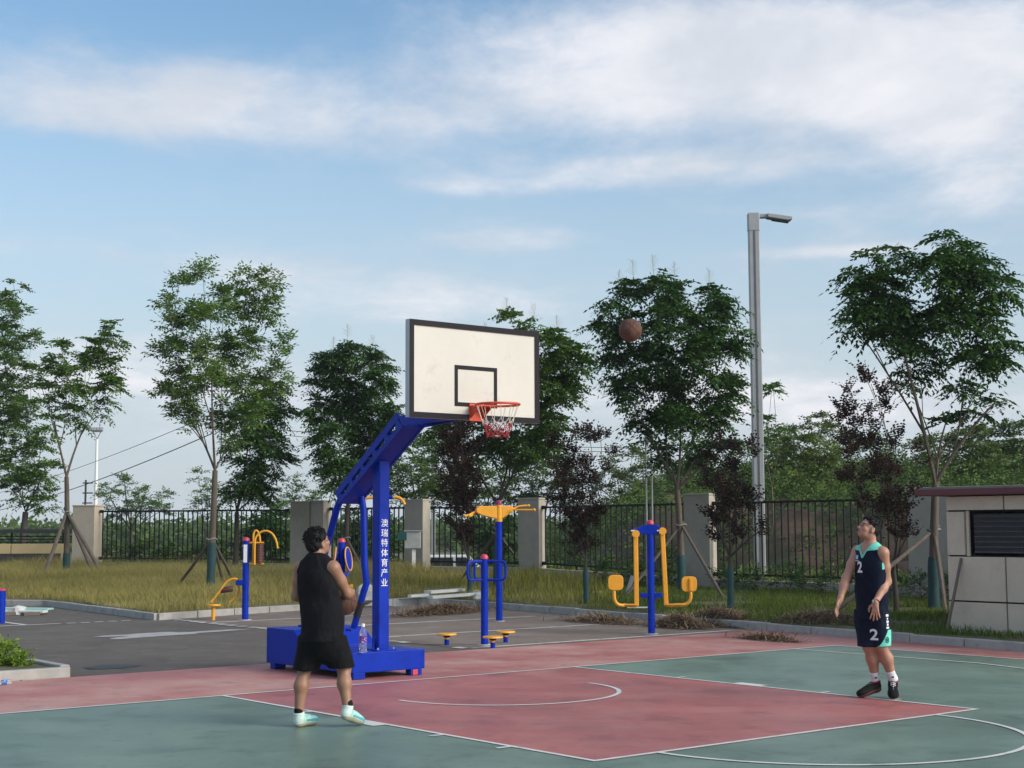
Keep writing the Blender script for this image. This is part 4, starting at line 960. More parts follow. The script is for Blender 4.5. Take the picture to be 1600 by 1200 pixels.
T1 = [(170, 520, 16), (158, 535, 12), (130, 545, 16), (108, 560, 16), (150, 560, 20), (182, 565, 11), (88, 580, 16), (120, 600, 22), (155, 600, 20), (172, 592, 10), (80, 620, 15), (112, 640, 17), (150, 632, 12), (92, 660, 11), (130, 655, 9), (62, 605, 8)]
tree('young_tree', 'leaning young tree with tripod of poles beside the tan pillar', 'tree', 104, 42, T1, (104, 745), LF_MID, 'pinnate', 21, .085, group=G1, dens=.85, wrap=.75)
stakes((104, 800), 42, [(66, 884, 41), (165, 886, 40.8), (150, 880, 41.8)], 'crossed wooden poles propping the leaning tree at the tan pillar', .055)
T2 = [(a, b, c*1.12) for a, b, c in [(320, 430, 13), (285, 448, 13), (270, 478, 12), (385, 440, 17), (420, 440, 14), (342, 458, 15), (263, 505, 15), (300, 490, 20), (340, 500, 18), (375, 480, 20), (410, 478, 18), (432, 490, 11), (246, 548, 9), (270, 550, 18), (310, 545, 24), (355, 545, 22), (395, 535, 20), (442, 540, 11), (452, 556, 7), (275, 590, 18), (268, 620, 16), (302, 620, 20), (340, 600, 22), (380, 590, 22), (420, 585, 19), (446, 600, 10), (270, 645, 11), (300, 660, 14), (340, 650, 20), (388, 650, 18), (360, 690, 12), (410, 625, 15)]]
tree('young_tree', 'tall sparse light-green tree left of the hoop with many upright limbs', 'tree', 329, 34.5, T2, (336, 735), LF_ASH, 'ash', 22, .085, group=G1, wrap=1.25, dens=1.5, limbs_r=.42)
stakes((331, 842), 34.5, [(270, 922), (372, 918), (352, 905, 35.6)], 'wooden poles propping the tall sparse tree left of the hoop')
T2b = [(420, 620, 24), (437, 645, 18), (398, 660, 28), (425, 690, 24), (385, 700, 24), (432, 725, 18), (398, 740, 26), (370, 765, 16), (410, 765, 18), (385, 630, 14)]
tree('young_tree', 'dark dense tree half hidden behind the tall sparse tree', 'tree', 368, 42, T2b, (370, 800), LF_DARK, 'pinnate', 23, .085, M_BARKD, G1, dens=1.1, lift=.0)
T3 = [(545, 548, 20), (520, 568, 22), (575, 562, 20), (602, 578, 11), (500, 583, 14), (488, 602, 11), (540, 600, 32), (590, 602, 24), (500, 635, 20), (545, 645, 34), (595, 650, 28), (620, 642, 10), (488, 650, 9), (520, 690, 28), (570, 700, 30), (610, 692, 18), (540, 735, 26), (578, 742, 22), (512, 728, 12)]
tree('young_tree', 'dark leafy tree rising behind the slanted hoop arm', 'tree', 541, 41.5, T3, (543, 790), LF_DARK, 'pinnate', 24, .085, M_BARKD, G1, dens=1.1, ragg=.88, lift=.0, sprays=5)
stakes((541, 840), 41.5, [(577, 906), (520, 900, 41)], 'wooden poles propping the tree behind the slanted hoop arm')
T4 = [(800, 506, 11), (822, 516, 12), (862, 540, 22), (892, 560, 20), (908, 574, 11), (850, 590, 28), (880, 612, 24), (858, 650, 25), (830, 690, 22), (868, 682, 18), (800, 700, 22), (760, 692, 22), (760, 560, 34), (700, 600, 26), (800, 620, 34), (735, 640, 26), (690, 680, 18)]
tree('young_tree', 'leafy tree mostly hidden behind the backboard', 'tree', 776, 36, T4, (778, 790), LF_MID, 'pinnate', 25, .08, M_BARKD, G1, dens=1.5, wrap=1.1, sprays=4)
stakes((776, 832), 36, [(716, 906), (824, 900)], 'wooden poles propping the tree behind the yellow winged trainer')
T6 = [(985, 450, 20), (1020, 450, 22), (958, 470, 18), (1060, 452, 22), (1115, 462, 22), (1137, 476, 18), (928, 512, 9), (945, 505, 11), (975, 510, 30), (1040, 500, 38), (1100, 510, 35), (1150, 512, 11), (970, 552, 26), (1020, 560, 38), (1090, 560, 38), (1140, 552, 22), (985, 600, 26), (1050, 610, 42), (1120, 610, 34), (1000, 650, 22), (1060, 660, 38), (1130, 650, 25), (1012, 682, 11), (1050, 702, 20), (1100, 700, 24), (1142, 690, 16), (953, 580, 11), (975, 630, 12)]
tree('young_tree', 'big dark round tree behind the flying basketball', 'tree', 1064, 33, T6, (1058, 765), LF_DARK, 'pinnate', 26, .085, None, G1, dens=.95, ragg=.74, wrap=.9, lift=.05, sprays=5)
stakes((1064, 820), 33, [(975, 931), (1132, 934)], 'wooden poles propping the big round tree')
T9 = [(1400, 395, 16), (1332, 430, 16), (1352, 412, 12), (1470, 386, 18), (1520, 386, 18), (1542, 402, 15), (1440, 420, 30), (1500, 430, 38), (1552, 450, 26), (1578, 446, 11), (1380, 452, 34), (1345, 466, 26), (1335, 500, 16), (1420, 480, 38), (1480, 500, 42), (1540, 500, 30), (1570, 540, 16), (1400, 530, 28), (1450, 560, 28), (1520, 560, 30), (1562, 556, 18), (1370, 500, 22), (1330, 482, 9), (1500, 605, 16), (1425, 590, 14), (1520, 645, 14), (1545, 632, 11), (1490, 660, 12)]
tree('young_tree', 'large wide tree beside the stone utility building', 'tree', 1456, 27.5, T9, (1462, 755), LF_DARK, 'pinnate', 27, .09, None, G1, dens=1.0, ragg=.72, wrap=1.0, lift=.0, lean=(-.02, 0, 0), limbs_r=.6)
stakes((1459, 828), 27.5, [(1283, 968), (1478, 950, 26.2), (1478, 940, 29)], 'long wooden poles propping the large tree by the utility building', .042)
def plum(px, depth, blobs, fork, seed, label, **kw):
    return tree('plum_tree', label, 'tree', px, depth, blobs, fork, LF_PLUM, 'plum', seed, .055, M_BARKD, G2, vstretch=1.45, lift=1.1, dens=.5, **kw)
plum(733, 34, [(700, 664, 13), (722, 668, 13), (700, 690, 16), (722, 700, 19), (708, 720, 18), (728, 735, 17), (712, 752, 20), (708, 780, 20), (730, 785, 17), (718, 810, 20), (732, 835, 14), (722, 850, 11), (745, 700, 12), (742, 765, 10)], (733, 878), 31, 'purple plum tree left of the tall yellow winged trainer', wrap=.75)
plum(915, 31.2, [(898, 688, 11), (922, 684, 10), (938, 690, 11), (952, 708, 7), (890, 715, 14), (916, 722, 14), (945, 730, 6), (886, 750, 16), (912, 760, 16), (884, 790, 19), (914, 800, 20), (896, 825, 18), (918, 835, 18), (908, 855, 12), (870, 772, 8), (935, 800, 10), (870, 700, 10), (865, 740, 8)], (915, 885), 32, 'purple plum tree between two fence pillars, left of the two-seat trainer', wrap=.75)
plum(1140, 28.3, [(1130, 700, 14), (1112, 730, 13), (1146, 738, 18), (1120, 772, 18), (1152, 778, 16), (1138, 805, 19), (1124, 830, 14), (1148, 840, 14), (1174, 800, 9), (1184, 775, 6), (1105, 760, 9), (1160, 715, 10), (1180, 830, 6), (1105, 800, 8)], (1141, 870), 33, 'purple plum tree in front of the street lamp post', wrap=.85)
plum(1398, 27.0, [(1318, 610, 7), (1324, 635, 9), (1345, 590, 6), (1365, 598, 9), (1372, 620, 10), (1340, 655, 13), (1368, 655, 13), (1396, 640, 9), (1328, 690, 13), (1350, 700, 15), (1376, 700, 15), (1402, 690, 12), (1335, 740, 15), (1362, 745, 18), (1390, 745, 17), (1415, 740, 11), (1352, 785, 14), (1378, 790, 18), (1405, 790, 17), (1425, 790, 11), (1390, 825, 16), (1415, 830, 11), (1436, 770, 7), (1310, 660, 6), (1430, 715, 7)], (1396, 890), 34, 'bushy purple plum tree behind the player in navy')

# trees and scrub beyond the fence
G3 = 'trees beyond the fence'
tree('far_tree', 'tall dark tree cut by the left edge of the photo', 'tree', 30, 54, [(15, 450, 14), (5, 478, 20), (36, 492, 12), (0, 520, 28), (42, 532, 15), (20, 560, 28), (50, 582, 15), (10, 610, 32), (45, 640, 24), (15, 670, 36), (60, 690, 22), (30, 720, 32), (70, 740, 24), (30, 765, 30), (72, 782, 20), (-40, 600, 50), (-40, 700, 50)], (40, 800), LF_MID, 'mid', 41, .14, M_BARKD, G3, dens=.75)
far = [(206, 85, [(170, 772, 16), (205, 758, 15), (232, 778, 18), (256, 776, 12), (160, 764, 9), (214, 795, 20), (180, 802, 18), (245, 800, 14)], (205, 830), LF_MID, 'loose grey-green tree over the left fence bay'),
       (322, 85, [(312, 745, 10), (320, 770, 17), (332, 798, 16), (306, 790, 12), (345, 775, 10)], (322, 830), LF_MID, 'slim far tree behind the trunk of the sparse tree'),
       (446, 85, [(455, 755, 10), (440, 778, 15), (470, 772, 12), (452, 800, 14), (425, 790, 12)], (448, 830), LF_MID, 'small far tree left of the corner pillar'),
       (505, 85, [(500, 745, 12), (515, 765, 14), (498, 780, 14)], (506, 825), LF_MID, 'small far tree over the corner pillar'),
       (630, 62, [(615, 740, 20), (640, 725, 18), (655, 755, 24), (625, 775, 22), (690, 740, 24), (680, 775, 24), (660, 700, 18), (700, 700, 18)], (650, 815), LF_HILL, 'dark green tree right of the hoop post'),
       (740, 66, [(720, 760, 20), (745, 730, 20), (770, 755, 22), (750, 785, 20), (800, 740, 20), (790, 780, 20)], (755, 820), LF_HILL, 'green tree behind the yellow winged head'),
       (850, 66, [(830, 730, 22), (850, 700, 20), (870, 740, 22), (840, 765, 22), (880, 770, 20), (820, 790, 16)], (850, 820), LF_HILL, 'green tree over the fence pillar right of the winged trainer'),
       (985, 70, [(960, 735, 16), (985, 712, 14), (1005, 735, 18), (975, 765, 22), (1010, 770, 20), (940, 765, 18)], (985, 815), LF_OLIVE, 'olive scrub tree left of the big round tree'),
       (1090, 60, [(1060, 745, 18), (1085, 730, 16), (1110, 755, 20), (1070, 775, 18), (1180, 745, 16), (1165, 770, 20)], (1100, 815), LF_HILL, 'dark scrub tree under the big round tree'),
       (1262, 52, [(1235, 702, 17), (1262, 694, 18), (1290, 708, 18), (1220, 725, 15), (1250, 722, 20), (1285, 738, 20), (1305, 720, 14), (1262, 752, 20), (1230, 755, 15), (1295, 765, 14)], (1264, 800), LF_YEL, 'round yellow-green tree on the bank behind the fence'),
       (1212, 66, [(1205, 700, 20), (1215, 735, 20), (1200, 760, 20), (1232, 690, 14)], (1212, 800), LF_HILL, 'dark tree on the bank right of the lamp post'),
       (1266, 75, [(1262, 662, 9), (1285, 655, 8), (1245, 672, 9), (1300, 672, 12), (1320, 685, 14), (1275, 680, 14)], (1270, 770), LF_OLIVE, 'thin-topped tree crowning the hill'),
       (1330, 62, [(1325, 720, 20), (1350, 700, 18), (1345, 745, 22), (1325, 770, 18), (1380, 720, 18)], (1340, 800), LF_HILL, 'hill tree behind the bushy plum tree'),
       (1500, 52, [(1490, 700, 22), (1515, 685, 20), (1500, 735, 22), (1475, 725, 16), (1535, 715, 20), (1530, 745, 18)], (1505, 790), LF_OLIVE, 'olive tree just over the roof of the utility building'),
       (1575, 55, [(1560, 690, 18), (1585, 680, 20), (1575, 720, 26), (1600, 705, 22), (1560, 745, 20), (1600, 745, 22), (1592, 660, 9)], (1580, 790), LF_HILL, 'green tree at the right edge above the roof'),
       (1440, 60, [(1430, 700, 18), (1450, 730, 20), (1425, 750, 16), (1460, 690, 14)], (1440, 795), LF_OLIVE, 'tree behind the trunk of the large wide tree')]
for i, (px, d_, bl, fk, lm_, lab) in enumerate(far):
    tree('far_tree', lab, 'tree', px, d_, bl, fk, lm_, 'far' if d_ > 58 else 'mid', 60+i, .12, M_BARKD, G3, dspread=1.5, dens=1.0 if lm_ in (LF_HILL, LF_OLIVE, LF_YEL) else .55)
# twiggy side growth by the lamp post
tree('far_tree', 'airy side growth just right of the lamp post', 'tree', 1212, 39, [(1205, 612, 7), (1212, 606, 6), (1210, 668, 9), (1218, 680, 8), (1200, 690, 8), (1205, 655, 5)], (1206, 760), LF_MID, 'pinnate', 91, .03, M_BARK, G3, dens=.55)
# hill scrub carpet and far wood: nobody could count them
rng = np.random.default_rng(77)
def scatter(name, pts, size, per, ll, lw, lm_, kind='stuff'):
    n_ = len(pts); Q = np.repeat(pts, per, 0); s_ = np.repeat(size, per)[:, None]
    u = nrm_(rng.normal(0, 1, Q.shape)); u[:, 2] = abs(u[:, 2]); Q = Q+u*s_*rng.uniform(.2, 1, (len(Q), 1))**.6
    V, F = leaves(Q, u+rng.normal(0, .4, u.shape), rng, ll*2.2, 2, ll, lw, .2); o = npobj(name, V, F, lm_); o['kind'] = kind; return o
pts = []
while len(pts) < 1500:
    x = rng.uniform(22, 75); y = rng.uniform(-25, 60); q_ = np.array([x, y])-CAM[:2]
    lat = q_[0]*math.cos(YAW)-q_[1]*math.sin(YAW); dep = q_[0]*math.sin(YAW)+q_[1]*math.cos(YAW)
    if not (-.03 < lat/dep < .37): continue
    if fence_side(np.array([[x, y]]))[0] < 7.5: continue
    pts.append((x, y, hz1(x, y)))
pts = np.array(pts); scatter('hill_scrub', pts, rng.uniform(.5, 1.5, len(pts)), 42, .14, .075, LF_HILL)
pts = []
for i in range(420):
    d_ = rng.uniform(150, 330); px = rng.uniform(-120, 1000); p = dp(px, 824, d_); pts.append((p[0], p[1], -1.0+rng.uniform(0, 1.6)))
pts = np.array(pts); scatter('far_wood', pts, rng.uniform(0.9, 1.9, len(pts)), 26, .9, .5, LF_HILL)
# crop rows and weeds right behind the right-hand fence
pts = []
while len(pts) < 520:
    x = rng.uniform(16.5, 24); y = rng.uniform(-8, 26)
    if .6 < fence_side(np.array([[x, y]]))[0] < 7: pts.append((x, y, hz1(x, y)))
pts = np.array(pts); scatter('weeds_behind_fence', pts, rng.uniform(.15, .4, len(pts)), 12, .10, .05, LF_YEL)
# hedge bushes behind the left bays
for i, (px, d_, bl, lab) in enumerate([(420, 46.5, [(392, 850, 22), (420, 830, 24), (445, 845, 22), (405, 875, 20), (440, 872, 20), (425, 805, 12), (395, 820, 14)], 'dark dense bush behind the left fence bay by the corner pillar'),
        (300, 52, [(270, 868, 18), (300, 874, 16), (335, 864, 18), (250, 878, 12), (355, 872, 14)], 'middle bush behind the left fence bay'),
        (200, 56, [(180, 868, 16), (205, 872, 16), (225, 864, 14), (170, 878, 10), (240, 876, 10)], 'leftmost bush behind the left fence bay'),
        (580, 46.5, [(545, 850, 22), (580, 840, 24), (610, 855, 22), (565, 872, 18), (600, 820, 16), (550, 818, 16)], 'dark bush seen through the fence behind the hoop post'),
        (760, 50, [(745, 835, 20), (775, 842, 22), (790, 825, 18), (760, 865, 18), (795, 860, 16)], 'dark bush behind the fence right of the white car')]):
    tree('bush', lab, 'bush', px, d_, bl, (px, 885), LF_DARK if i in (0, 3, 4) else LF_HILL, 'mid', 110+i, .04, M_BARKD, 'bushes behind the fence', dens=1.2, dspread=.5)
# low shrubs along the foot of the right-hand wall
wl0 = PIL['P5'][:2]; n_sh = 15
for i in range(n_sh):
    t = (i-2.2)/n_sh*16.0; c = wl0+wd*t+np.array([-.62, 0])+rng.normal(0, .08, 2)
    d_ = float(np.dot(np.array([c[0], c[1], .5])-CAM, _F)); q_ = np.array([c[0], c[1], 0]); z = hz1(c[0], c[1])
    def pxof(w_):
        e = np.asarray(w_)-CAM; zz = e @ _F; return (800+FOC*(e @ _R)/zz, 600-FOC*(e @ _U)/zz)
    bl = []
    for j in range(4):
        w_ = np.array([c[0]+rng.normal(0, .12), c[1]+rng.uniform(-.5, .5), z+rng.uniform(.18, .40)]); bl.append((*pxof(w_), .26*FOC/d_))
    fk = pxof((c[0], c[1], z+.08))
    ordn = ['first', 'second', 'third', 'fourth', 'fifth', 'sixth', 'seventh', 'eighth', 'ninth', 'tenth', 'eleventh', 'twelfth', 'thirteenth', 'fourteenth', 'fifteenth'][i]
    tree('wall_shrub', f'low dark green shrub at the foot of the right fence, {ordn} from the left', 'shrub', 0, d_, bl, fk, LF_DARK, 'shrub', 140+i, .015, M_BARKD, 'low shrubs along the wall', dens=.8, dspread=.15, basept=(c[0], c[1], 0))
# bright shrubs in the planter at the left edge
for i, (px, py, d_, bl, lab) in enumerate([(10, 1050, 18.2, [(4, 1012, 10), (12, 1025, 14), (2, 1038, 14), (18, 1042, 10), (-14, 1030, 18)], 'bright green feathery shrub cut by the left edge'),
                                           (32, 1052, 18.1, [(36, 1024, 8), (32, 1036, 11), (38, 1044, 7), (28, 1046, 8)], 'small bright green shrub at the planter corner')]):
    p = gp(px, py, .09); tree('planter_shrub', lab, 'shrub', px, d_, bl, (px, py-2), LF_BRIGHT, 'shrub', 170+i, .012, M_BARKD, 'planter shrubs', dens=3.4, dspread=.12, basept=(p[0], p[1], 0), lift=.8)

# ------------------------------------------------------------------ grass, hay
M_GRASS = leafmat('tall_dry_grass', (0.187, 0.189, 0.048), (0.488, 0.400, 0.147), (0.748, 0.608, 0.306), .3, .75, .35)
M_GREEN = leafmat('green_grass', (0.059, 0.097, 0.014), (0.144, 0.195, 0.032), (0.270, 0.247, 0.073), .25, .7, .5)
M_HAY = leafmat('dry_hay', (0.150, 0.101, 0.065), (0.330, 0.231, 0.144), (0.480, 0.351, 0.211), .1, .85, 1.5)
def blades(P, h, w, lean):
    n_ = len(P); az = rng.uniform(0, 6.283, n_); s_ = np.stack([np.cos(az), np.sin(az), np.zeros(n_)], 1)*w[:, None]/2
    a2 = rng.uniform(0, 6.283, n_); l_ = np.stack([np.cos(a2), np.sin(a2), np.zeros(n_)], 1)*(lean*h*rng.uniform(.1, 1, n_))[:, None]; up = np.zeros((n_, 3)); up[:, 2] = h
    V = np.stack([P-s_, P+s_, P+s_*.8+l_*.3+up*.6, P-s_*.8+l_*.3+up*.6, P+l_+up*.98], 1).reshape(-1, 3); b0 = np.arange(n_)*5
    return V, np.concatenate([np.stack([b0+i, b0+j, b0+k_], 1) for i, j, k_ in ((0, 1, 2), (0, 2, 3), (3, 2, 4))])
def grass(name, n_, cond, hfun, m_, w=.012, lean=.5):
    X = rng.uniform(-6, 19, n_*6); Y = rng.uniform(-8, 42, n_*6); P = np.stack([X, Y], 1); q_ = P-CAM[:2]
    lat = q_[:, 0]*math.cos(YAW)-q_[:, 1]*math.sin(YAW); dep = q_[:, 0]*math.sin(YAW)+q_[:, 1]*math.cos(YAW)
    k = (abs(lat/dep) < .365); P = P[k]; lat = lat[k]; dep = dep[k]; sd_, _ = poly_sd(P); fs = fence_side(P)
    k = (sd_ > .10) & (fs < -.2) & cond(P, lat/dep, sd_, fs); P = P[k][:n_]; px_ = (lat/dep)[k][:n_]; sd_ = sd_[k][:n_]
    z = hgt(P); z = np.minimum(z, np.where(sd_ < .4, .13+.3*sd_, 9)); h = hfun(P, px_, sd_)*rng.uniform(.55, 1.25, len(P))
    V, F = blades(np.column_stack([P, z-.01]), h, np.full(len(P), w), lean)
    o = npobj(name, V, F, m_); o['kind'] = 'stuff'; return o
pxl = lambda r_: r_*FOC+800
o = grass('tall_grass', 150000, lambda P, r_, s_, f_: pxl(r_) < 700+60*wob(P[:, 0], P[:, 1], .9, 1), lambda P, r_, s_: (.15+.20*np.clip(s_/2.5, 0, 1))*(1+.38*wob(P[:, 0], P[:, 1], .8, 2)), M_GRASS, .008, 1.0)
o = grass('meadow_grass', 38000, lambda P, r_, s_, f_: (pxl(r_) > 620+60*wob(P[:, 0], P[:, 1], .9, 1)) & (pxl(r_) < 960), lambda P, r_, s_: (.10+.20*np.clip(s_/3, 0, 1))*(1+.3*wob(P[:, 0], P[:, 1], .9, 2)), leafmat('meadow_leaf', (0.114, 0.135, 0.025), (0.293, 0.268, 0.057), (0.508, 0.395, 0.134), .25, .7, .5), .013, .7)
o = grass('short_lawn_grass', 90000, lambda P, r_, s_, f_: (pxl(r_) > 900) & (wob(P[:, 0], P[:, 1], 1.3, 4) < .75), lambda P, r_, s_: .11*(1+.35*wob(P[:, 0], P[:, 1], 1.6, 2)), M_GREEN, .012, .8)
def hay(px, py, rx, ry, h, n_, label, ang=0.0):
    c = lpt(px, py); u = rng.normal(0, .42, (n_, 2)); ca, sa = math.cos(ang), math.sin(ang); u = u*np.array([rx, ry]); P = np.stack([u[:, 0]*ca-u[:, 1]*sa, u[:, 0]*sa+u[:, 1]*ca], 1)
    e = np.exp(-2*((u[:, 0]/rx)**2+(u[:, 1]/ry)**2)); W_ = P+c[:2]; sd_, _ = poly_sd(W_); g = np.where(sd_ > 0, hgt(W_), 0.0); g = np.where((sd_ < 0), 0.0, g)
    z = g+h*e*rng.uniform(.2, 1.15, n_)+.012; az = rng.uniform(0, 6.283, n_); L_ = rng.uniform(.07, .20, n_)
    d_ = np.stack([np.cos(az), np.sin(az), rng.normal(0, .3, n_)], 1); s_ = nrm_(np.cross(d_, [0, 0, 1.0]))*.006; O = np.column_stack([P, z-c[2]])
    V = np.stack([O-s_, O+s_, O+s_+d_*L_[:, None], O-s_+d_*L_[:, None]], 1).reshape(-1, 3); V[:, 2] = np.maximum(V[:, 2], .004-c[2])
    mound = MB(); N_ = 22; V2 = []; F2 = []
    o = npobj('hay_heap', V, np.arange(len(V)).reshape(-1, 4), M_HAY, loc=c); tag(o, label, 'hay', 'heaps of cut grass')
    vs = []; fs = []
    for i in range(9):
        for j in range(N_):
            t = 2*math.pi*j/N_; rr = i/8*.95; x_, y_ = rx*rr*math.cos(t), ry*rr*math.sin(t); xx, yy = x_*ca-y_*sa, x_*sa+y_*ca
            w_ = np.array([[xx+c[0], yy+c[1]]]); s0 = poly_sd(w_)[0][0]; gz_ = hz1(*w_[0]) if s0 > 0 else 0.0
            vs.append((xx, yy, gz_-c[2]+h*.72*math.exp(-2*rr*rr*1.3)-.14*h-.03*(i == 8)))
    for i in range(8):
        for j in range(N_): fs.append((i*N_+j, i*N_+(j+1) % N_, (i+1)*N_+(j+1) % N_, (i+1)*N_+j))
    b = MB(); b.add(vs, fs); b.build('mound', mat('hay_core', (.10, .072, .048), .95, .25, 5, .8, 30), o); return o
hay(690, 950, 1.5, .5, .14, 5200, 'brown heap of cut grass at the kerb corner right of the hoop post', .3)
hay(1062, 968, .8, .45, .17, 3200, 'brown heap of cut grass under the right yellow seat', 1.3)
hay(1125, 966, .9, .5, .15, 2000, 'flat brown patch of cut grass near the plum tree wrap', 1.4)
hay(1290, 972, 1.2, .6, .15, 3200, 'brown heap of cut grass left of the right player\'s hand', 1.5)
hay(940, 962, 1.2, .5, .10, 1800, 'thin strewn cut grass by the kerb left of the two-seat trainer', 1.5)
hay(1200, 990, .8, .25, .05, 900, 'wisps of cut grass lying on the red runoff', 1.5)

# ------------------------------------------------------------------ small things on the ground
M_TEAL = mat('mint_board', (.30, .52, .46), .5); M_WB = mat('white_board', (.62, .63, .60), .55, .08, 6)
def plank(a, b, w, t, m_, label, name='plank'):
    a = np.array(a); b = np.array(b); o = MB().beam(a-a, b-a, w, t).build(name, m_, None, False, .004, loc=a); return tag(o, label, 'plank', 'boards lying about')
pa, pb_ = gp(-40, 949.5, .12), gp(79, 951.5, .10); plank(pa, pb_, .30, .035, M_TEAL, 'mint green board lying at the left kerb')
pa, pb_ = gp(-40, 954, .075), gp(71, 955.5, .06); plank(pa, pb_, .24, .045, M_WB, 'white board lying in front of the mint board')
for px, lab in ((48, 'right'), (10, 'left')): q_ = gp(px, 961, 0); tag(MB().box((0, 0, .035), (.34, .16, .07)).build('timber_block', mat('block_wood', (.12, .10, .085), .9), None, False, .006, loc=(q_[0], q_[1], -.01)), f'{lab} timber block under the boards at the left kerb', 'block')
def lump(px, py, r_, m_, label, name, cat, sy=.8, sz=.7):
    c = lpt(px, py) if py < 948 else gp(px, py, 0); m = MB(); m.sph((0, 0, 0), 1.0, 14, 9); rg = np.random.default_rng(int(px))
    ph = rg.uniform(0, 6, 3); m.v = [tuple(np.array(v)*(1+.22*math.sin(3*v[0]+ph[0])*math.cos(4*v[1]+ph[1])+.10*math.sin(7*v[2]+ph[2]))*np.array([r_, r_*sy, r_*sz])) for v in m.v]
    o = m.build(name, m_, None, loc=c+np.array([0, 0, r_*sz*.6])); return tag(o, label, cat)
lump(572, 938, .26, mat('pale_sack', (.42, .42, .40), .8, .15, 8, .6, 20), 'pale grey sack in the grass right of the hoop strut', 'sack', 'sack', .8, .95)
lump(28, 960, .17, mat('white_bag', (.55, .55, .54), .6), 'crumpled white bag under the left boards', 'plastic_bag', 'bag')
for i, (a, b, w_, lab) in enumerate([((668, 938), (722, 934), .26, 'white board in the grass nearer the meter box'), ((672, 943), (752, 937), .22, 'white board in the grass behind the waist twister'), ((640, 937), (668, 935), .18, 'short white board below the meter box')]):
    A, B = lpt(*a), lpt(*b); A[2] += .18-.05*i; B[2] += .18-.05*i; plank(A, B, w_, .06, M_WB, lab)
for i, (px, py, lab) in enumerate([(742, 934, 'upper'), (750, 938, 'lower')]): lump(px, py, .16, MATS['white_bag'], f'{lab} crumpled white bag beside the white boards', 'plastic_bag', 'bag')
for i, (px, py, lab) in enumerate([(926, 930, 'flat white scrap in the grass left of the left yellow seat'), (980, 955, 'flat white scrap in the grass under the left yellow seat')]):
    A = lpt(px, py); plank(A+np.array([0, 0, .07]), A+np.array([.30, -.28, .07]), .14, .02, M_WB, lab)
# metal pipe stub beside the fence
q_ = dp(978, 895, 33.5); o = MB().cyl((0, 0, -.1), (.12, -.10, .34), .05, n=12).build('pipe_stub', mat('galvanised', (.36, .37, .38), .4, .1, 9, metal=.5), None, loc=(q_[0], q_[1], hz1(q_[0], q_[1])+.05)); tag(o, 'short slanted grey pipe stub behind the left yellow seat', 'pipe')

# parked white car outside the fence
cp = dp(703, 880, 54); cz = hz1(cp[0], cp[1]); car = empty('parked_car', (cp[0], cp[1], cz), -YAW, 'white car parked outside, seen through the fence bars', 'car')
M_CARW = mat('white_car_paint', (.62, .64, .64), .3, .03, 2, coat=.5); M_GLASS = mat('dark_car_glass', (.02, .025, .03), .08, spec=.8)
roofz = dp(703, 867, 54)[2]-cz
m = MB(); m.prism([(-1.9, .35), (1.9, .35), (2.0, .60), (1.95, .85), (1.25, .95), (-1.75, .95), (-1.95, .8)], -.82, .82, 'xz'); m.build('body', M_CARW, car, False, .05)
m = MB(); m.prism([(-1.7, .95), (1.2, .95), (.65, roofz), (-1.45, roofz)], -.70, .70, 'xz'); cab = m.build('cabin', M_CARW, car, False, .05)
for x0, x1, x2, x3 in ((-1.5, -.75, -.75, -1.38), (-.65, .15, .15, -.65), (.25, 1.0, .60, .25)): MB().prism([(x0, .99), (x1, .99), (x2, roofz-.08), (x3, roofz-.08)], -.715, -.705, 'xz').build('window', M_GLASS, cab, False)
for x in (-1.25, 1.25):
    for y in (-.78, .78): w_ = MB().cyl((x, y-.09, .31), (x, y+.09, .31), .31, n=20).build('wheel', M_BLK, car); MB().cyl((x, y-.10, .31), (x, y+.10, .31), .18, n=14).build('rim', GREYM, w_)
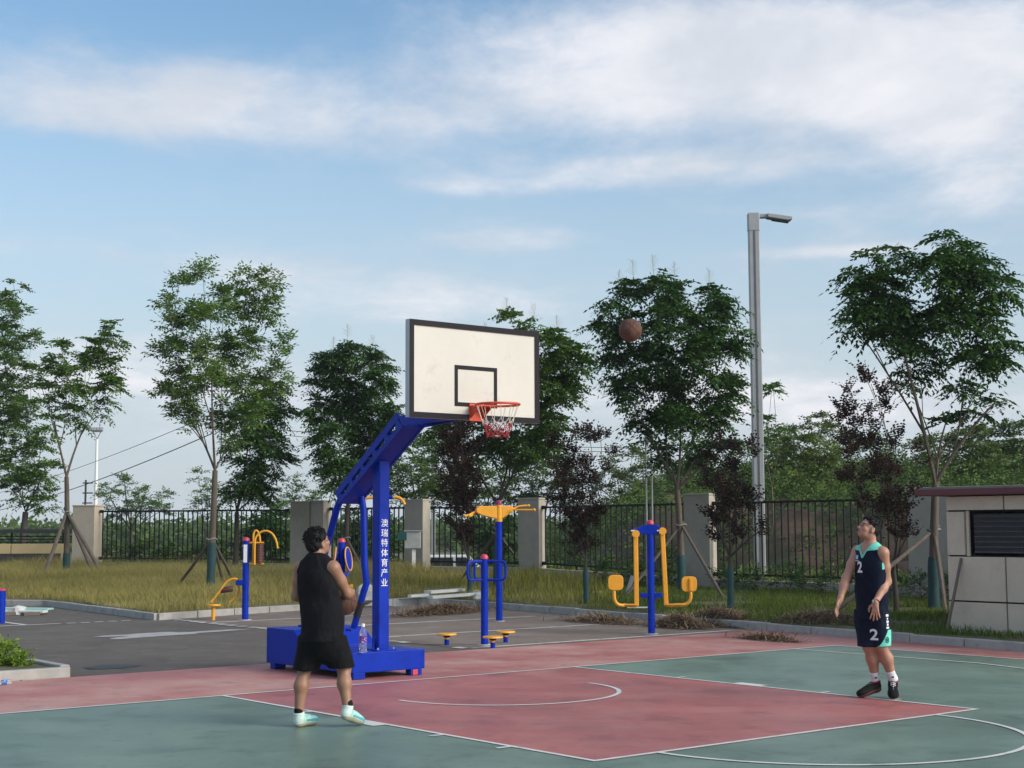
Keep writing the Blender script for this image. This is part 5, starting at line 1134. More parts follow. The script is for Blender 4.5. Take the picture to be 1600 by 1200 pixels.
# ------------------------------------------------------------------ people (signed-distance bodies, surface nets)
from mathutils.bvhtree import BVHTree
class SDF:
    def __init__(s): s.p = []; s.cuts = []
    def cap(s, a, b, ra, rb=None, k=.03): s.p.append(('c', np.array(a, float), np.array(b, float), ra, ra if rb is None else rb, k, None, 1)); return s
    def path(s, pts, rs, k=.02):
        for i in range(len(pts)-1): s.cap(pts[i], pts[i+1], rs[i], rs[i+1], k)
        return s
    def ecap(s, a, b, ra, rb, f, q, k=.03):
        """tapered capsule whose section is squeezed by q along the horizontal direction f"""
        s.p.append(('e', np.array(a, float), np.array(b, float), ra, rb, k, np.array([f[0], f[1], 0.0]), q)); return s
    def ell(s, c, r, M=None, k=.03, sub=False): s.p.append(('s', np.array(c, float), np.array(r, float), 0, 0, k, np.eye(3) if M is None else np.array(M, float), -1 if sub else 1)); return s
    def cut(s, fn): s.cuts.append(fn); return s
    def mesh(s, h=.006):
        lo = np.full(3, 9.0); hi = np.full(3, -9.0); bbs = []
        for t, a, b, ra, rb, k, X, q in s.p:
            if t == 's': m = max(b); l_, u_ = a-m, a+m
            else: m = max(ra, rb); l_, u_ = np.minimum(a, b)-m, np.maximum(a, b)+m
            m2 = k+3*h; bbs.append((l_-m2, u_+m2)); lo = np.minimum(lo, l_); hi = np.maximum(hi, u_)
        lo -= 5*h; hi += 5*h; n = np.ceil((hi-lo)/h).astype(int)+1
        D = np.full(n, .2, np.float32); ax = [lo[i]+h*np.arange(n[i]) for i in range(3)]
        for (t, a, b, ra, rb, k, X, q), (l_, u_) in zip(s.p, bbs):
            i0 = np.maximum(0, ((l_-lo)/h).astype(int)); i1 = np.minimum(n, ((u_-lo)/h).astype(int)+2)
            sl = tuple(slice(i0[i], i1[i]) for i in range(3))
            G_ = np.stack(np.meshgrid(*[ax[i][sl[i]] for i in range(3)], indexing='ij'), -1)
            if t == 's':
                l = (G_-a) @ X; k0 = np.linalg.norm(l/b, axis=-1); k1 = np.linalg.norm(l/(b*b), axis=-1)+1e-6; d = k0*(k0-1)/k1
            else:
                p_ = G_-a; ba = b-a
                if t == 'e':
                    pf = p_ @ X; p_ = p_+pf[..., None]*X*(1/q-1); bf = ba @ X; ba = ba+bf*X*(1/q-1)
                tt = np.clip((p_ @ ba)/(ba @ ba+1e-12), 0, 1); d = np.linalg.norm(p_-tt[..., None]*ba, axis=-1)-(ra+(rb-ra)*tt)
                if t == 'e': d = d*(.5+.5*q)
            c = D[sl]
            if t == 's' and q < 0: hh = np.clip(.5-.5*(c+d)/k, 0, 1); D[sl] = c+(-d-c)*hh+k*hh*(1-hh)
            else: hh = np.clip(.5+.5*(c-d)/k, 0, 1); D[sl] = c+(d-c)*hh-k*hh*(1-hh)
        if s.cuts:
            X_, Y_, Z_ = np.meshgrid(*ax, indexing='ij')
            for fn in s.cuts: D = fn(D, X_, Y_, Z_).astype(np.float32)
        s_ = D < 0; cs = [(0, 0, 0), (1, 0, 0), (0, 1, 0), (1, 1, 0), (0, 0, 1), (1, 0, 1), (0, 1, 1), (1, 1, 1)]
        cnt = sum(s_[c[0]:n[0]-1+c[0], c[1]:n[1]-1+c[1], c[2]:n[2]-1+c[2]].astype(np.int8) for c in cs)
        act = np.argwhere((cnt > 0) & (cnt < 8)); idx = np.full(n-1, -1, np.int64); idx[tuple(act.T)] = np.arange(len(act))
        val = [D[act[:, 0]+c[0], act[:, 1]+c[1], act[:, 2]+c[2]] for c in cs]
        S_ = np.zeros((len(act), 3)); N_ = np.zeros(len(act))
        for i in range(8):
            for j in range(i+1, 8):
                if sum(abs(cs[i][q]-cs[j][q]) for q in range(3)) != 1: continue
                k = (val[i] < 0) != (val[j] < 0); t = np.where(k, val[i]/(val[i]-val[j]+1e-12*(val[i] == val[j])), 0)[:, None]
                S_ += k[:, None]*(np.array(cs[i])+t*(np.array(cs[j])-np.array(cs[i]))); N_ += k
        V = lo+h*(act+S_/N_[:, None]); F = []
        for a_x in range(3):
            sa = [slice(None)]*3; sb = [slice(None)]*3; sa[a_x] = slice(0, -1); sb[a_x] = slice(1, None)
            e = np.argwhere(s_[tuple(sa)] != s_[tuple(sb)]); u = (a_x+1) % 3; v = (a_x+2) % 3
            e = e[(e[:, u] > 0) & (e[:, v] > 0)]; q = []
            for du, dv in ((-1, -1), (0, -1), (0, 0), (-1, 0)):
                c = e.copy(); c[:, u] += du; c[:, v] += dv; q.append(idx[tuple(c.T)])
            q = np.stack(q, 1); fl = ~s_[tuple(e.T)]; q[fl] = q[fl][:, ::-1]; F.append(q)
        return V, np.concatenate(F)
def sobj(name, sdf, mats, parent, h=.006, fn=None):
    V, F = sdf.mesh(h); mi = None
    if fn is not None: mi = fn(V[F].mean(1))
    return npobj(name, V, F, mats, parent, True, mi), V, F
def clothmat(name, col, folds=.35, rough=.85):
    m = mat(name, col, rough, .12, 9, 0, 1); t = m.node_tree; b = t.nodes['Principled BSDF']
    if b.inputs['Normal'].is_linked: return m
    g = t.nodes.new('ShaderNodeTexCoord'); mp = t.nodes.new('ShaderNodeMapping'); mp.inputs['Scale'].default_value = (1, 1, .55)
    t.links.new(g.outputs['Object'], mp.inputs[0]); n = t.nodes.new('ShaderNodeTexNoise'); n.inputs['Scale'].default_value = 9; n.inputs['Detail'].default_value = 3; n.inputs['Distortion'].default_value = .8
    t.links.new(mp.outputs[0], n.inputs['Vector']); bb = t.nodes.new('ShaderNodeBump'); bb.inputs['Strength'].default_value = folds; bb.inputs['Distance'].default_value = .03
    t.links.new(n.outputs['Fac'], bb.inputs['Height']); t.links.new(bb.outputs[0], b.inputs['Normal']); b.inputs['Specular IOR Level'].default_value = .12
    return m
def skinmat(name, col):
    m = mat(name, col, .5, .06, 14, .08, 220); b = m.node_tree.nodes['Principled BSDF']
    b.inputs['Subsurface Weight'].default_value = .12; b.inputs['Subsurface Radius'].default_value = (.02, .008, .004); return m
SK_L = skinmat('tanned_skin', (.30, .155, .095)); SK_R = skinmat('light_skin', (.42, .215, .145))
HAIR = mat('black_hair', (.006, .005, .006), .65, .3, 60, .5, 150, spec=.25); LIP = mat('lip_skin', (.30, .10, .08), .5); BROW = mat('brow_hair', (.02, .014, .012), .8)
def wrinkle(amp, fx_, fz_, ph):
    def fn(D, X_, Y_, Z_):
        return D+amp*(np.sin(fx_*X_+7*Z_+ph+1.5*np.sin(5*Z_+ph))*np.cos(6*Y_+ph)+.7*np.sin(fz_*Z_+9*X_+4*Y_+2*ph))
    return fn
def hframe(c, fw, roll_up=(0, 0, 1)):
    y = np.array(fw, float); y /= np.linalg.norm(y); x = np.cross(y, roll_up); x /= np.linalg.norm(x); z = np.cross(x, y)
    M = np.stack([x, y, z], 1); c = np.array(c, float); return (lambda *p: c+M @ np.array(p, float)), M
def head_prims(B, H, M):
    B.ell(H(0, -.012, .032), (.074, .096, .088), M, .02).ell(H(0, .030, -.030), (.060, .068, .082), M, .03).ell(H(0, .040, -.078), (.046, .046, .034), M, .03).ell(H(0, .076, -.098), (.020, .017, .016), M, .02)
    B.cap(H(-.036, .080, .022), H(.036, .080, .022), .012, .012, .02).cap(H(0, .094, .006), H(0, .114, -.034), .008, .0125, .014)
    for sx in (-1, 1):
        B.ell(H(sx*.012, .103, -.040), (.009, .011, .008), M, .008); B.ell(H(sx*.042, .062, -.030), (.022, .024, .022), M, .02)
        B.ell(H(sx*.033, .100, .000), (.015, .016, .011), M, .010, sub=True); B.ell(H(sx*.033, .080, .000), (.013, .013, .013), M, .004)
        B.ell(H(sx*.079, -.008, -.018), (.011, .021, .033), M, .008); B.ell(H(sx*.090, -.002, -.016), (.006, .011, .018), M, .006, sub=True)
    B.cap(H(-.020, .092, -.062), H(.020, .092, -.062), .0075, .0075, .008).cap(H(-.018, .091, -.073), H(.018, .091, -.073), .0085, .0085, .008)
def head_paint(C_, H0, M):
    """0 skin, 1 lips, 2 brows, 3 eyes by place on the head"""
    l = (C_-H0) @ M; r = np.zeros(len(C_), int)
    r[(abs(l[:, 0]) < .024) & (l[:, 1] > .090) & (abs(l[:, 2]+.068) < .011)] = 1
    r[(abs(abs(l[:, 0])-.034) < .019) & (l[:, 1] > .07) & (abs(l[:, 2]-.024+.10*np.abs(abs(l[:, 0])-.034)) < .0055)] = 2
    r[(abs(abs(l[:, 0])-.033) < .0115) & (l[:, 1] > .075) & (abs(l[:, 2]) < .0045)] = 2
    return r
def hair(parent, H, M, seed, spikes, infl=.014, low=-.075):
    B = SDF(); B.ell(H(0, -.014, .036), (.076+infl, .098+infl, .090+infl), M, .02).ell(H(0, -.045, -.015), (.066+infl*.6, .060+infl*.6, .065), M, .03).ell(H(0, .03, .09), (.05, .05, .030), M, .03)
    h0 = H(0, 0, 0)
    def fn(D, X_, Y_, Z_):
        l = np.stack([X_-h0[0], Y_-h0[1], Z_-h0[2]], -1) @ M; y, z, x = l[..., 1], l[..., 2], l[..., 0]
        line = low+.88*(y+.085)+.010*np.sin(38*x+20*y)+.006*np.sin(90*x); line = np.where((y < .028) & (y > -.022) & (abs(x) > .068), line+.018, line)
        D = np.maximum(D, line-z)
        return D+.0035*np.sin(70*x+22*y)*np.sin(55*y+30*z)+.002*np.sin(160*x+60*z)
    B.cut(fn); V, F = B.mesh(.005); rg = np.random.default_rng(seed); mb = MB()
    for i in range(spikes):
        u = nrm_(rg.normal(0, 1, 3)); u = u if u[2] > -.15 else -u
        if u[1] > .55 and u[2] < .5: continue
        b = H(*(np.array([0, -.014, .036])+u*np.array([.078+infl, .100+infl, .092+infl])*.97)); d = M @ nrm_(u+np.array([rg.normal(0, .35), -.25+rg.normal(0, .3), .25])); L_ = rg.uniform(.010, .028)
        mb.tube([b, b+d*L_*.6, b+d*L_+np.array([0, 0, -.004])], [.007, .005, .001], 4, caps=False)
    o = npobj('hair', V, F, HAIR, parent, True); mb.build('hair_tufts', HAIR, o); return o
def glasses(parent, H):
    g = MB()
    for sx in (-1, 1):
        g.tube([H(sx*.034+.022*math.cos(t), .114-.010*abs(math.cos(t)), -.002+.016*math.sin(t)) for t in np.linspace(0, 6.283, 17)[:-1]], .0016, 5, closed=True)
        g.tube([H(sx*.056, .104, .004), H(sx*.074, .06, .004), H(sx*.080, -.005, .002), H(sx*.080, -.02, -.012)], .0017, 5)
    g.tube([H(-.012, .114, .0), H(0, .118, .004), H(.012, .114, 0)], .0016, 5); g.build('glasses', mat('dark_frame', (.03, .025, .03), .3), parent)
def hand(B, w, d, n, side, curl=.35, spread=.18, sc=1.0):
    """w wrist, d along the hand, n palm normal (where fingers curl to), side = +1 when the thumb lies along +d x n"""
    d = nrm_(np.array(d, float)); n = np.array(n, float); n = nrm_(n-d*np.dot(n, d)); s = np.cross(d, n)*side; w = np.array(w, float)
    B.cap(w-d*.02, w+d*.035*sc, .024*sc, .026*sc, .02)
    for i, (o, L1, L2, L3) in enumerate(((.026, .040, .026, .020), (.009, .045, .030, .021), (-.009, .041, .027, .020), (-.025, .032, .020, .018))):
        kn = w+d*(.092-.004*abs(i-1))*sc+s*o*sc; B.cap(w+d*.015+s*o*.5*sc, kn, .0155*sc, .0115*sc, .012)
        dd = nrm_(d+s*(o/.026)*spread); p = kn; ang = curl*.5
        for L_, r0_, r1_ in ((L1, .0100, .0092), (L2, .0092, .0085), (L3, .0085, .0070)):
            v = dd*math.cos(ang)+n*math.sin(ang); q = p+v*L_*sc; B.cap(p, q, r0_*sc, r1_*sc, .004); p = q; ang += curl
    t0 = w+d*.022*sc+s*.022*sc; t1 = t0+(d*.55+s*.72+n*.25)*.045*sc; t2 = t1+nrm_(d*.85+s*.35+n*.3)*.032*sc; t3 = t2+nrm_(d*.95+n*.3)*.024*sc
    B.path([t0, t1, t2, t3], [.016*sc, .0125*sc, .0105*sc, .008*sc], .008)
def shoe(parent, heel, fwd, up, mats, paint=None, length=.285, lace=None):
    """heel = ground point under the heel, fwd along the sole"""
    H, M = hframe(heel, fwd, up); k = length/.285
    def pr(g):
        B = SDF(); B.ell(H(0, .042*k, .054), (.041+g, .048+g, .052+g), M, .03).ell(H(0, .120*k, .054), (.044+g, .078+g, .050+g), M, .04).ell(H(-.002, .205*k, .042), (.053+g, .074+g, .040+g), M, .04)
        return B
    h0 = H(0, 0, 0); loc = lambda X_, Y_, Z_: np.stack([X_-h0[0], Y_-h0[1], Z_-h0[2]], -1) @ M
    U_ = pr(0.0); U_.cap(H(0, .048, .07), H(0, .038, .128), .047, .050, .02).cut(lambda D, X_, Y_, Z_: np.maximum(D, .020-loc(X_, Y_, Z_)[..., 2])).cut(lambda D, X_, Y_, Z_: np.maximum(D, loc(X_, Y_, Z_)[..., 2]-.125-.2*(loc(X_, Y_, Z_)[..., 1]-.04)))
    fn = None if paint is None else (lambda C_: paint((C_-h0) @ M))
    o, _, _ = sobj('shoe', U_, mats[:-1], parent, .005, fn)
    S_ = pr(.006); S_.cut(lambda D, X_, Y_, Z_: np.maximum(D, np.maximum(loc(X_, Y_, Z_)[..., 2]-.030-.012*np.sin(loc(X_, Y_, Z_)[..., 1]*14), -.001-loc(X_, Y_, Z_)[..., 2])))
    sobj('sole', S_, [mats[-1]], o, .005)
    if lace is not None:
        m = MB()
        for i in range(5): y = (.105+i*.023)*k; z = .116-.0085*i; m.tube([H(-.024, y, z-.010), H(0, y+.004, z+.002), H(.024, y-.004, z-.010)], .0035, 5)
        m.build('laces', lace, o)
    return o
def decal(parent, name, verts2, faces, mt, origin, ux, uz, toward, V, F, off=.004):
    """drape a flat figure (metres) on cloth: ray cast along `toward` on the cloth mesh"""
    bv = BVHTree.FromPolygons([tuple(v) for v in V], [tuple(int(i) for i in f) for f in F]); toward = nrm_(np.array(toward, float)); out_ = []
    for x, z in verts2:
        p = np.array(origin)+np.array(ux)*x+np.array(uz)*z-toward*.4; hit = bv.ray_cast(Vector(p), Vector(toward), 1.0)
        q = np.array(hit[0]) if hit[0] is not None else p+toward*.4
        out_.append(q-toward*off)
    me = bpy.data.meshes.new(name); me.from_pydata([tuple(map(float, q)) for q in out_], [], faces); me.materials.append(mt); o = bpy.data.objects.new(name, me); link(o, parent); return o
def textfig(txt, size, cells=.02):
    cu = bpy.data.curves.new('t', 'FONT'); cu.body = txt; cu.size = size; cu.align_x = 'CENTER'; cu.align_y = 'CENTER'; cu.offset = size*.022
    t = bpy.data.objects.new('t', cu); COL.objects.link(t); bpy.context.view_layer.update(); me = bpy.data.meshes.new_from_object(t.evaluated_get(bpy.context.evaluated_depsgraph_get()))
    bpy.data.objects.remove(t); bm = bmesh.new(); bm.from_mesh(me); bmesh.ops.triangulate(bm, faces=bm.faces); bmesh.ops.subdivide_edges(bm, edges=[e for e in bm.edges if e.calc_length() > cells], cuts=2, use_grid_fill=False); bmesh.ops.triangulate(bm, faces=bm.faces)
    vs = [(v.co.x, v.co.y) for v in bm.verts]; bm.verts.index_update(); fs = [tuple(v.index for v in f.verts) for f in bm.faces]; bm.free(); bpy.data.meshes.remove(me); return vs, fs

# ---- player in black, seen from behind, ball held in front of him
g0 = gp(505, 1136)
pl = empty('person', (g0[0], g0[1], .004), -YAW, 'player in black sleeveless shirt and shorts seen from behind, holding a ball', 'person')
fa = R_(28); f = np.array([math.sin(fa), math.cos(fa), 0]); rt = np.array([math.cos(fa), -math.sin(fa), 0]); up = np.array([0, 0, 1.0])
pc = np.array([-.015, .0, .93]); cc = np.array([-.065, -.01, 1.28]); nb = np.array([-.060, -.01, 1.455])
hipL, hipR = pc-rt*.095, pc+rt*.095; knL, knR = np.array([-.175, .06, .50]), np.array([.175, .05, .50]); anL, anR = np.array([-.215, .0, .095]), np.array([.205, -.06, .165])
shL, shR = cc-rt*.178+up*.10, cc+rt*.178+up*.10; elL, elR = np.array([-.265, .13, 1.125]), np.array([.200, .03, 1.150]); ballc = np.array([.138, .33, 1.065])
wrL, wrR = np.array([.00, .33, 1.01]), np.array([.215, .255, 1.155])
FT = [(np.array([-.235, -.035, .0]), np.array([.52, .80, 0]), up), (np.array([.172, -.10, .080]), np.array([.55, .74, -.31]), np.array([.18, .22, 1.0]))]
anL, anR = [hframe(*q)[0](0, .038, .105) for q in FT]
hd_c = np.array([-.062, .015, 1.600]); hdir = np.array([.66, .66, .30]); H, HM = hframe(hd_c, hdir)
B = SDF()
B.ecap(pc, cc-up*.10, .130, .140, f, .66, .05).ecap(cc-up*.10, cc+up*.06, .155, .165, f, .62, .05).cap(nb-up*.04, shL, .055, .050, .05).cap(nb-up*.04, shR, .055, .050, .05)
B.cap(nb-up*.03, H(0, -.025, -.055), .060, .054, .03); head_prims(B, H, HM)
for s_, e_, w_, sg in ((shL, elL, wrL, -1), (shR, elR, wrR, 1)):
    m_ = (s_+e_)/2; fm_ = e_*.65+w_*.35
    B.path([s_, m_, e_], [.056, .050, .041], .03); B.path([e_, fm_, w_], [.042, .043, .028], .03)
tl = nrm_(ballc-wrL); hand(B, wrL, (.2, .15, .0)+np.array([.6, .5, .1]), ballc-wrL, -1, .42); hand(B, wrR, np.array([-.05, .9, -.25]), ballc-wrR, 1, .45)
for hp, kn, an in ((hipL, knL, anL), (hipR, knR, anR)):
    cf = kn*.62+an*.38-f*.018; B.path([hp, hp*.45+kn*.55, kn], [.064, .070, .056], .03); B.path([kn, cf, an], [.054, .058, .037], .04); B.cap(an, an-up*.04+f*.02, .038, .040, .02)
H0 = H(0, 0, 0)
body, _, _ = sobj('body', B, [SK_L, LIP, BROW], pl, .006, lambda C_: head_paint(C_, H0, HM))
M_BLKC = clothmat('black_cotton', (.009, .009, .011), .9); M_BLKS = clothmat('black_shorts_cloth', (.008, .008, .009), .9)
T = SDF()
T.ecap(pc-up*.26, pc+up*.04, .210, .194, f, .82, .05).ecap(pc+up*.02, cc, .180, .180, f, .70, .06).ecap(cc-up*.08, cc+up*.09, .182, .158, f, .66, .05).cap(nb-up*.035, shL+up*.0-rt*.004, .066, .058, .04).cap(nb-up*.035, shR+rt*.004, .066, .058, .04)
nk = nb+up*.060
T.ell(nk+f*.03, (.085, .085, .072), None, .012, sub=True)
for s_, e_ in ((shL, elL), (shR, elR)): pass
T.cut(wrinkle(.0045, 17, 23, .8)); T.cut(lambda D, X_, Y_, Z_: np.maximum(D, .742+.010*np.sin(9*X_+3*Y_)-Z_))
sobj('shirt', T, [M_BLKC], pl, .007)
Q = SDF(); Q.ecap(pc-up*.20, pc-up*.08, .19, .17, f, .78, .05)
for hp, kn, o_ in ((hipL, knL, -.0), (hipR, knR, .0)): Q.cap(hp-up*.08, kn-up*.08, .112, .118, .07)
Q.cut(wrinkle(.005, 21, 17, 2.1)); Q.cut(lambda D, X_, Y_, Z_: np.maximum(D, .492+.012*np.sin(11*X_)+.03*np.clip(X_-.14, 0, 1)*4-Z_)); Q.cut(lambda D, X_, Y_, Z_: np.maximum(D, Z_-.79))
sobj('shorts', Q, [M_BLKS], pl, .007)
hr = hair(body, H, HM, 4, 300, .013, -.085); glasses(body, H)
SOCKB = clothmat('black_sock', (.012, .012, .014), .2); M_MINT = mat('mint_mesh', (.36, .60, .55), .6, .25, 40, .4, 160); M_MINT2 = mat('pale_mint', (.55, .70, .64), .6, .1, 20, .3, 160); M_TEALS = mat('teal_panel', (.05, .36, .40), .5); M_SOLEL = mat('ivory_rubber', (.42, .40, .30), .7, .15, 14)
for an, (hpnt, fw_, u_) in zip((anL, anR), FT):
    HS, MS = hframe(hpnt, fw_, u_)
    K_ = SDF(); K_.path([HS(0, .04, .09), HS(0, .038, .142)], [.043, .0405], .01); sobj('sock', K_, [SOCKB], pl, .005)
    shoe(pl, hpnt, fw_, u_, [M_MINT, M_MINT2, M_TEALS, M_SOLEL], lambda l: np.where((l[:, 1] > .09) & (l[:, 2] < .06), 2, np.where((l[:, 1] < .05) | (l[:, 2] > .10), 1, 0)), .29)
wb = g0+np.array([ballc[0]*math.cos(YAW)+ballc[1]*math.sin(YAW), -ballc[0]*math.sin(YAW)+ballc[1]*math.cos(YAW), ballc[2]+.004])
ball(wb, (1.35, .1, -YAW+.2), 'brown basketball held at the waist of the player in black')

# ---- player in navy and mint, looking up at the ball
g1 = gp(1375, 1091)
pr_ = empty('person', (g1[0], g1[1], .004), -YAW, 'player in navy and mint number 2 kit looking up to the left', 'person')
fa = R_(56); f = np.array([-math.sin(fa), -math.cos(fa), 0]); lf2 = np.array([math.cos(fa), -math.sin(fa), 0])
pc = np.array([-.050, .03, .955]); cc = np.array([-.055, .0, 1.36]); nb = np.array([-.062, .0, 1.530])
hipR, hipL = pc-lf2*.09, pc+lf2*.09; knR, knL = np.array([-.120, -.06, .53]), np.array([-.005, -.10, .535]); anR, anL = np.array([.000, .12, .175]), np.array([.118, .06, .195])
shR, shL = cc-lf2*.175+up*.105, cc+lf2*.165+up*.095; elR, elL = np.array([-.298, .06, 1.195]), np.array([.088, -.06, 1.165]); wrR, wrL = np.array([-.385, -.03, .985]), np.array([-.070, -.215, .965])
FT = [(np.array([.040, .11, .055]), np.array([-.90, -.38, -.20]), np.array([-.2, -.05, 1.0])), (np.array([.150, .085, .075]), np.array([-.22, -.92, -.28]), np.array([.0, -.25, 1.0]))]
anR, anL = [hframe(*q)[0](0, .040, .110) for q in FT]
hd_c = np.array([-.070, -.03, 1.700]); hdir = np.array([-.92, -.22, .38]); H, HM = hframe(hd_c, hdir); H0 = H(0, 0, 0)
B = SDF()
B.ecap(pc, cc-up*.12, .128, .145, f, .70, .05).ecap(cc-up*.12, cc+up*.05, .155, .160, f, .66, .05).cap(nb-up*.04, shL, .056, .052, .05).cap(nb-up*.04, shR, .056, .052, .05)
B.cap(nb-up*.04, H(0, -.03, -.05), .062, .058, .03); head_prims(B, H, HM)
for s_, e_, w_ in ((shR, elR, wrR), (shL, elL, wrL)):
    fm_ = e_*.65+w_*.35; B.path([s_, (s_+e_)/2, e_], [.058, .050, .042], .03); B.path([e_, fm_, w_], [.043, .043, .028], .03)
hand(B, wrR, (-.38, -.12, -.9), (.7, -.5, -.2), 1, .30, .12); hand(B, wrL, (-.06, -.02, -1.0), (.35, .9, .05), -1, .12, .30)
for hp, kn, an in ((hipR, knR, anR), (hipL, knL, anL)):
    cf = kn*.62+an*.38-f*.020; B.path([hp, hp*.45+kn*.55, kn], [.064, .070, .057], .03); B.path([kn, cf, an], [.055, .059, .038], .04); B.cap(an, an-up*.05, .038, .04, .02)
body2, _, _ = sobj('body', B, [SK_R, LIP, BROW], pr_, .006, lambda C_: head_paint(C_, H0, HM))
M_NAVY = clothmat('navy_jersey', (.005, .009, .024), .8, .7); M_MINTC = clothmat('mint_jersey', (.16, .62, .50), .35, .7); M_WHC = clothmat('white_trim', (.70, .74, .72), .2)
J = SDF()
J.ecap(pc-up*.16, pc+up*.10, .182, .166, f, .84, .05).ecap(pc+up*.08, cc-up*.04, .165, .174, f, .74, .06).ecap(cc-up*.08, cc+up*.075, .175, .155, f, .70, .05).cap(nb-up*.04, shL-lf2*.012+up*.004, .068, .056, .04).cap(nb-up*.04, shR+lf2*.012+up*.004, .068, .056, .04)
J.ell(nb+up*.062, (.080, .080, .075), None, .010, sub=True)
def vneck(D, X_, Y_, Z_):
    px_, py_ = X_-nb[0], Y_-nb[1]; s = px_*lf2[0]+py_*lf2[1]; d = px_*f[0]+py_*f[1]
    w = np.maximum(abs(s)-.62*(Z_-1.415), .015-d); w = np.maximum(w, Z_-1.62); return np.maximum(D, -w)
J.cut(vneck); J.cut(wrinkle(.0045, 15, 19, 1.7)); J.cut(lambda D, X_, Y_, Z_: np.maximum(D, .80+.02*np.sin(6*X_)-Z_))
def jpaint(C_):
    r_ = C_-nb; s = r_ @ lf2; d = r_ @ f; z = C_[:, 2]; o = np.zeros(len(C_), int)
    o[(z > 1.478+.25*np.abs(s)*0+.10*(np.abs(s)-.08))] = 1
    o[(d > 0) & (np.abs(np.abs(s)-.62*(z-1.415)) < .017) & (z > 1.40)] = 1
    for S_, E_, sg in ((shL, elL, 1), (shR, elR, -1)):
        v = C_-S_; ax_ = nrm_(E_-S_); t = v @ ax_; dist = np.linalg.norm(v-t[:, None]*ax_, axis=1); lat = (v @ lf2)*sg
        o[(lat > .014) & (t > -.03) & (t < .15)] = 1
    return o
jer, JV, JF = sobj('jersey', J, [M_NAVY, M_MINTC], pr_, .006, jpaint)
Q = SDF(); Q.ecap(pc-up*.20, pc-up*.06, .172, .165, f, .80, .05)
for hp, kn, o_ in ((hipR, knR, .012), (hipL, knL, .0)): Q.cap(hp-up*.06, kn-up*.09, .114, .103, .06)
Q.cut(wrinkle(.005, 19, 15, .4)); Q.cut(lambda D, X_, Y_, Z_: np.maximum(D, .522+.008*np.sin(12*X_)-Z_)); Q.cut(lambda D, X_, Y_, Z_: np.maximum(D, Z_-.88))
def spaint(C_):
    x, y, z = C_.T; o = np.zeros(len(C_), int); o[(x > -.085) & (z < .515+8.5*np.clip(x+.085, 0, 1)**2) & (z < .69)] = 1; o[(x < -.12) & (z < .545) & (y > .0)] = 1; return o
sho, SV, SF = sobj('shorts', Q, [M_NAVY, M_MINTC], pr_, .006, spaint)
hair(body2, H, HM, 9, 200, .009, -.070); glasses(body2, H)
WH = mat('white_print', (.75, .76, .76), .6)
tow = -f; ux = lf2; vs, fs = textfig('2', .155)
cpt = cc+f*.15; decal(jer, 'chest_number', vs, fs, WH, cc+up*(-.055)+lf2*(-.030), ux, up, tow, JV, JF)
sq = [(x, z) for z in np.linspace(-.020, .020, 5) for x in np.linspace(-.024, .024, 5)]; sf_ = [(i*5+j, i*5+j+1, i*5+j+6, i*5+j+5) for i in range(4) for j in range(4)]
decal(jer, 'chest_badge', sq, sf_, mat('pale_blue_print', (.32, .55, .80), .6), cc+up*.050-lf2*.085, ux, up, tow, JV, JF)
bars = []; bf_ = []
for i, w_ in enumerate((.008, .010, .007, .010, .008, .009)):
    x0 = -.036+i*.0125; o = len(bars); bars += [(x0, -.006), (x0+w_, -.006), (x0+w_, .006), (x0, .006)]; bf_.append((o, o+1, o+2, o+3))
decal(jer, 'chest_lettering', bars, bf_, WH, cc+up*.015-lf2*.085, ux, up, tow, JV, JF)
vs, fs = textfig('2', .15); tw2 = np.array([0.05, 1.0, 0]); ex = np.array([1.0, 0, 0])
decal(sho, 'shorts_number', vs, fs, WH, np.array([-.072, 0, .635]), ex, up, tw2, SV, SF)
hx = []; hf = []
for i in range(12):
    t = 2*math.pi*i/12; 
    for r_ in (.018, .026): hx.append((r_*.8*math.cos(t), r_*1.25*math.sin(t)))
for i in range(12): j = (i+1) % 12; hf.append((2*i, 2*i+1, 2*j+1, 2*j))
o_ = len(hx); hx += [(-.009, -.014), (.009, -.014), (.009, .014), (-.009, .014)]; hf.append((o_, o_+1, o_+2, o_+3))
decal(sho, 'shorts_emblem', hx, hf, mat('dark_print', (.01, .06, .06), .6), np.array([.055, 0, .590]), ex, up, tw2, SV, SF)
lt = []; lf_3 = []
for i, (w_, h_) in enumerate(((.030, .020), (.018, .022), (.026, .020), (.014, .018), (.030, .022))):
    z0 = .70+i*.030; o_ = len(lt); lt += [(-w_/2, z0), (w_/2, z0), (w_/2, z0+h_), (-w_/2, z0+h_)]; lf_3.append((o_, o_+1, o_+2, o_+3))
decal(sho, 'shorts_lettering', lt, lf_3, WH, np.array([.065, 0, .0]), ex, up, tw2, SV, SF)
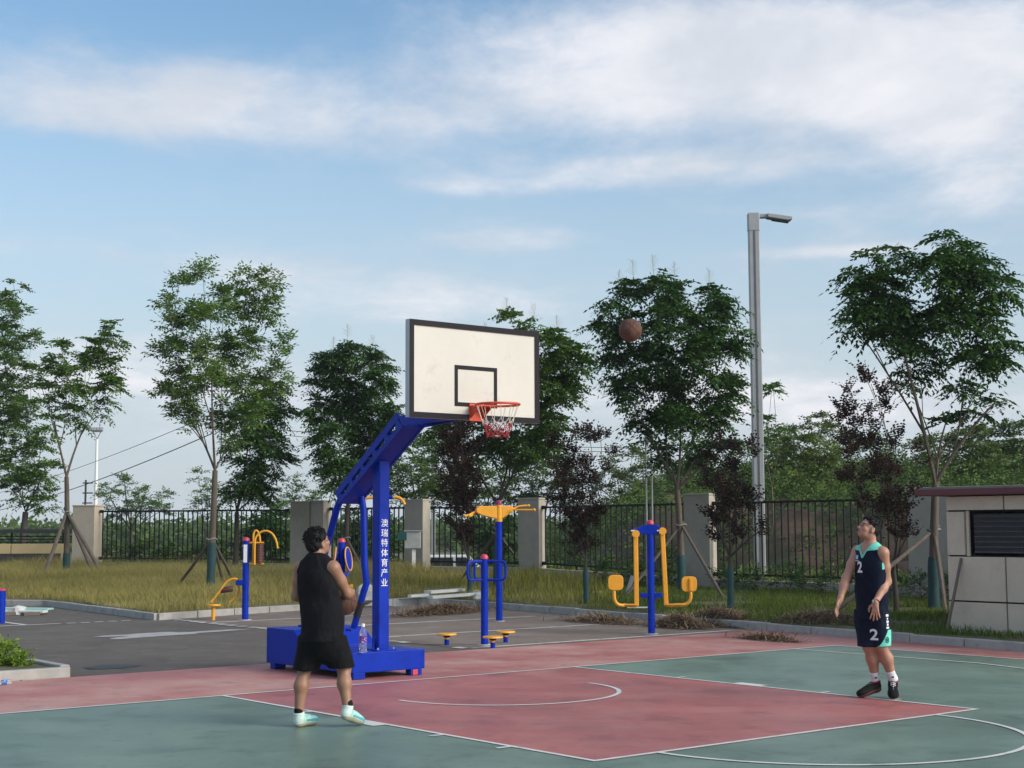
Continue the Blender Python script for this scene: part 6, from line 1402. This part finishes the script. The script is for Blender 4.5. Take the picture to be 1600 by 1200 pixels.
# wristwatch on the left wrist
ax_ = nrm_(wrL-elL); A_, B__, D_ = basis(ax_); w0 = wrL-ax_*.012
MB().tube([w0+.031*(A_*math.cos(t)+B__*math.sin(t)) for t in np.linspace(0, 6.283, 21)[:-1]], .0085, 6, closed=True).build('watch_strap', mat('dark_strap', (.035, .010, .012), .5), body2)
MB().sph(w0+np.array([-.034, -.012, .0]), (.010, .018, .018), 10, 6).build('watch_face', mat('pale_metal', (.5, .5, .5), .3, metal=.6), body2)
SOCKW = clothmat('white_sock', (.70, .69, .70), .3); M_BSH = mat('black_shoe_mesh', (.008, .008, .009), .75, .3, 30, .4, 150, spec=.15); M_RSH = mat('red_shoe_panel', (.24, .012, .018), .5); M_SOLR = mat('dark_red_rubber', (.085, .016, .016), .6)
for an, kn, hpnt, fw_, u_, lc in ((anR, knR, *FT[0], mat('dark_laces', (.05, .05, .05), .8)), (anL, knL, *FT[1], WH)):
    HS, MS = hframe(hpnt, fw_, u_); tp_ = an+nrm_(kn-an)*.115
    K_ = SDF(); K_.path([HS(0, .045, .08), HS(0, .040, .13), tp_], [.045, .044, .050], .02)
    n_ = nrm_(kn-an); K_.cut(lambda D, X_, Y_, Z_, tp_=tp_, n_=n_: np.maximum(D, (X_-tp_[0])*n_[0]+(Y_-tp_[1])*n_[1]+(Z_-tp_[2])*n_[2])); sk, KV, KF = sobj('sock', K_, [SOCKW], pr_, .005)
    c0 = an*.6+tp_*.4; decal(sk, 'sock_logo', [(-.016, -.007), (.016, -.007), (.008, .009), (-.008, .009)], [(0, 1, 2, 3)], M_BLK, c0, ex, up, np.array([0, 1.0, 0]), KV, KF, .003)
    shoe(pr_, hpnt, fw_, u_, [M_BSH, M_RSH, M_SOLR], lambda l: np.where(((l[:, 2] > .108) & (l[:, 1] > .02)) | ((l[:, 1] < .09) & (l[:, 2] < .052)), 1, 0), .305, lc)
    shoe(pr_, hpnt, fw_, u_, [M_BSH, M_RSH, M_SOLR], lambda l: np.where(((l[:, 2] > .105) & (l[:, 1] > .02)) | ((l[:, 1] < .05) & (l[:, 2] < .05)), 1, 0), .29, lc)

# ------------------------------------------------------------------ thin evening haze over the whole place
hzb = MB().box((200, 160, 12), (2400, 2400, 27.0)).build('haze', bpy.data.materials.new('haze_air'), None, False); hzb['kind'] = 'stuff'
hm = hzb.data.materials[0]; hm.use_nodes = True; ht = hm.node_tree; ht.nodes.clear(); ho = ht.nodes.new('ShaderNodeOutputMaterial'); hv = ht.nodes.new('ShaderNodeVolumePrincipled')
hv.inputs['Color'].default_value = (.86, .90, .95, 1); hv.inputs['Density'].default_value = .00035; ht.links.new(hv.outputs[0], ho.inputs['Volume'])
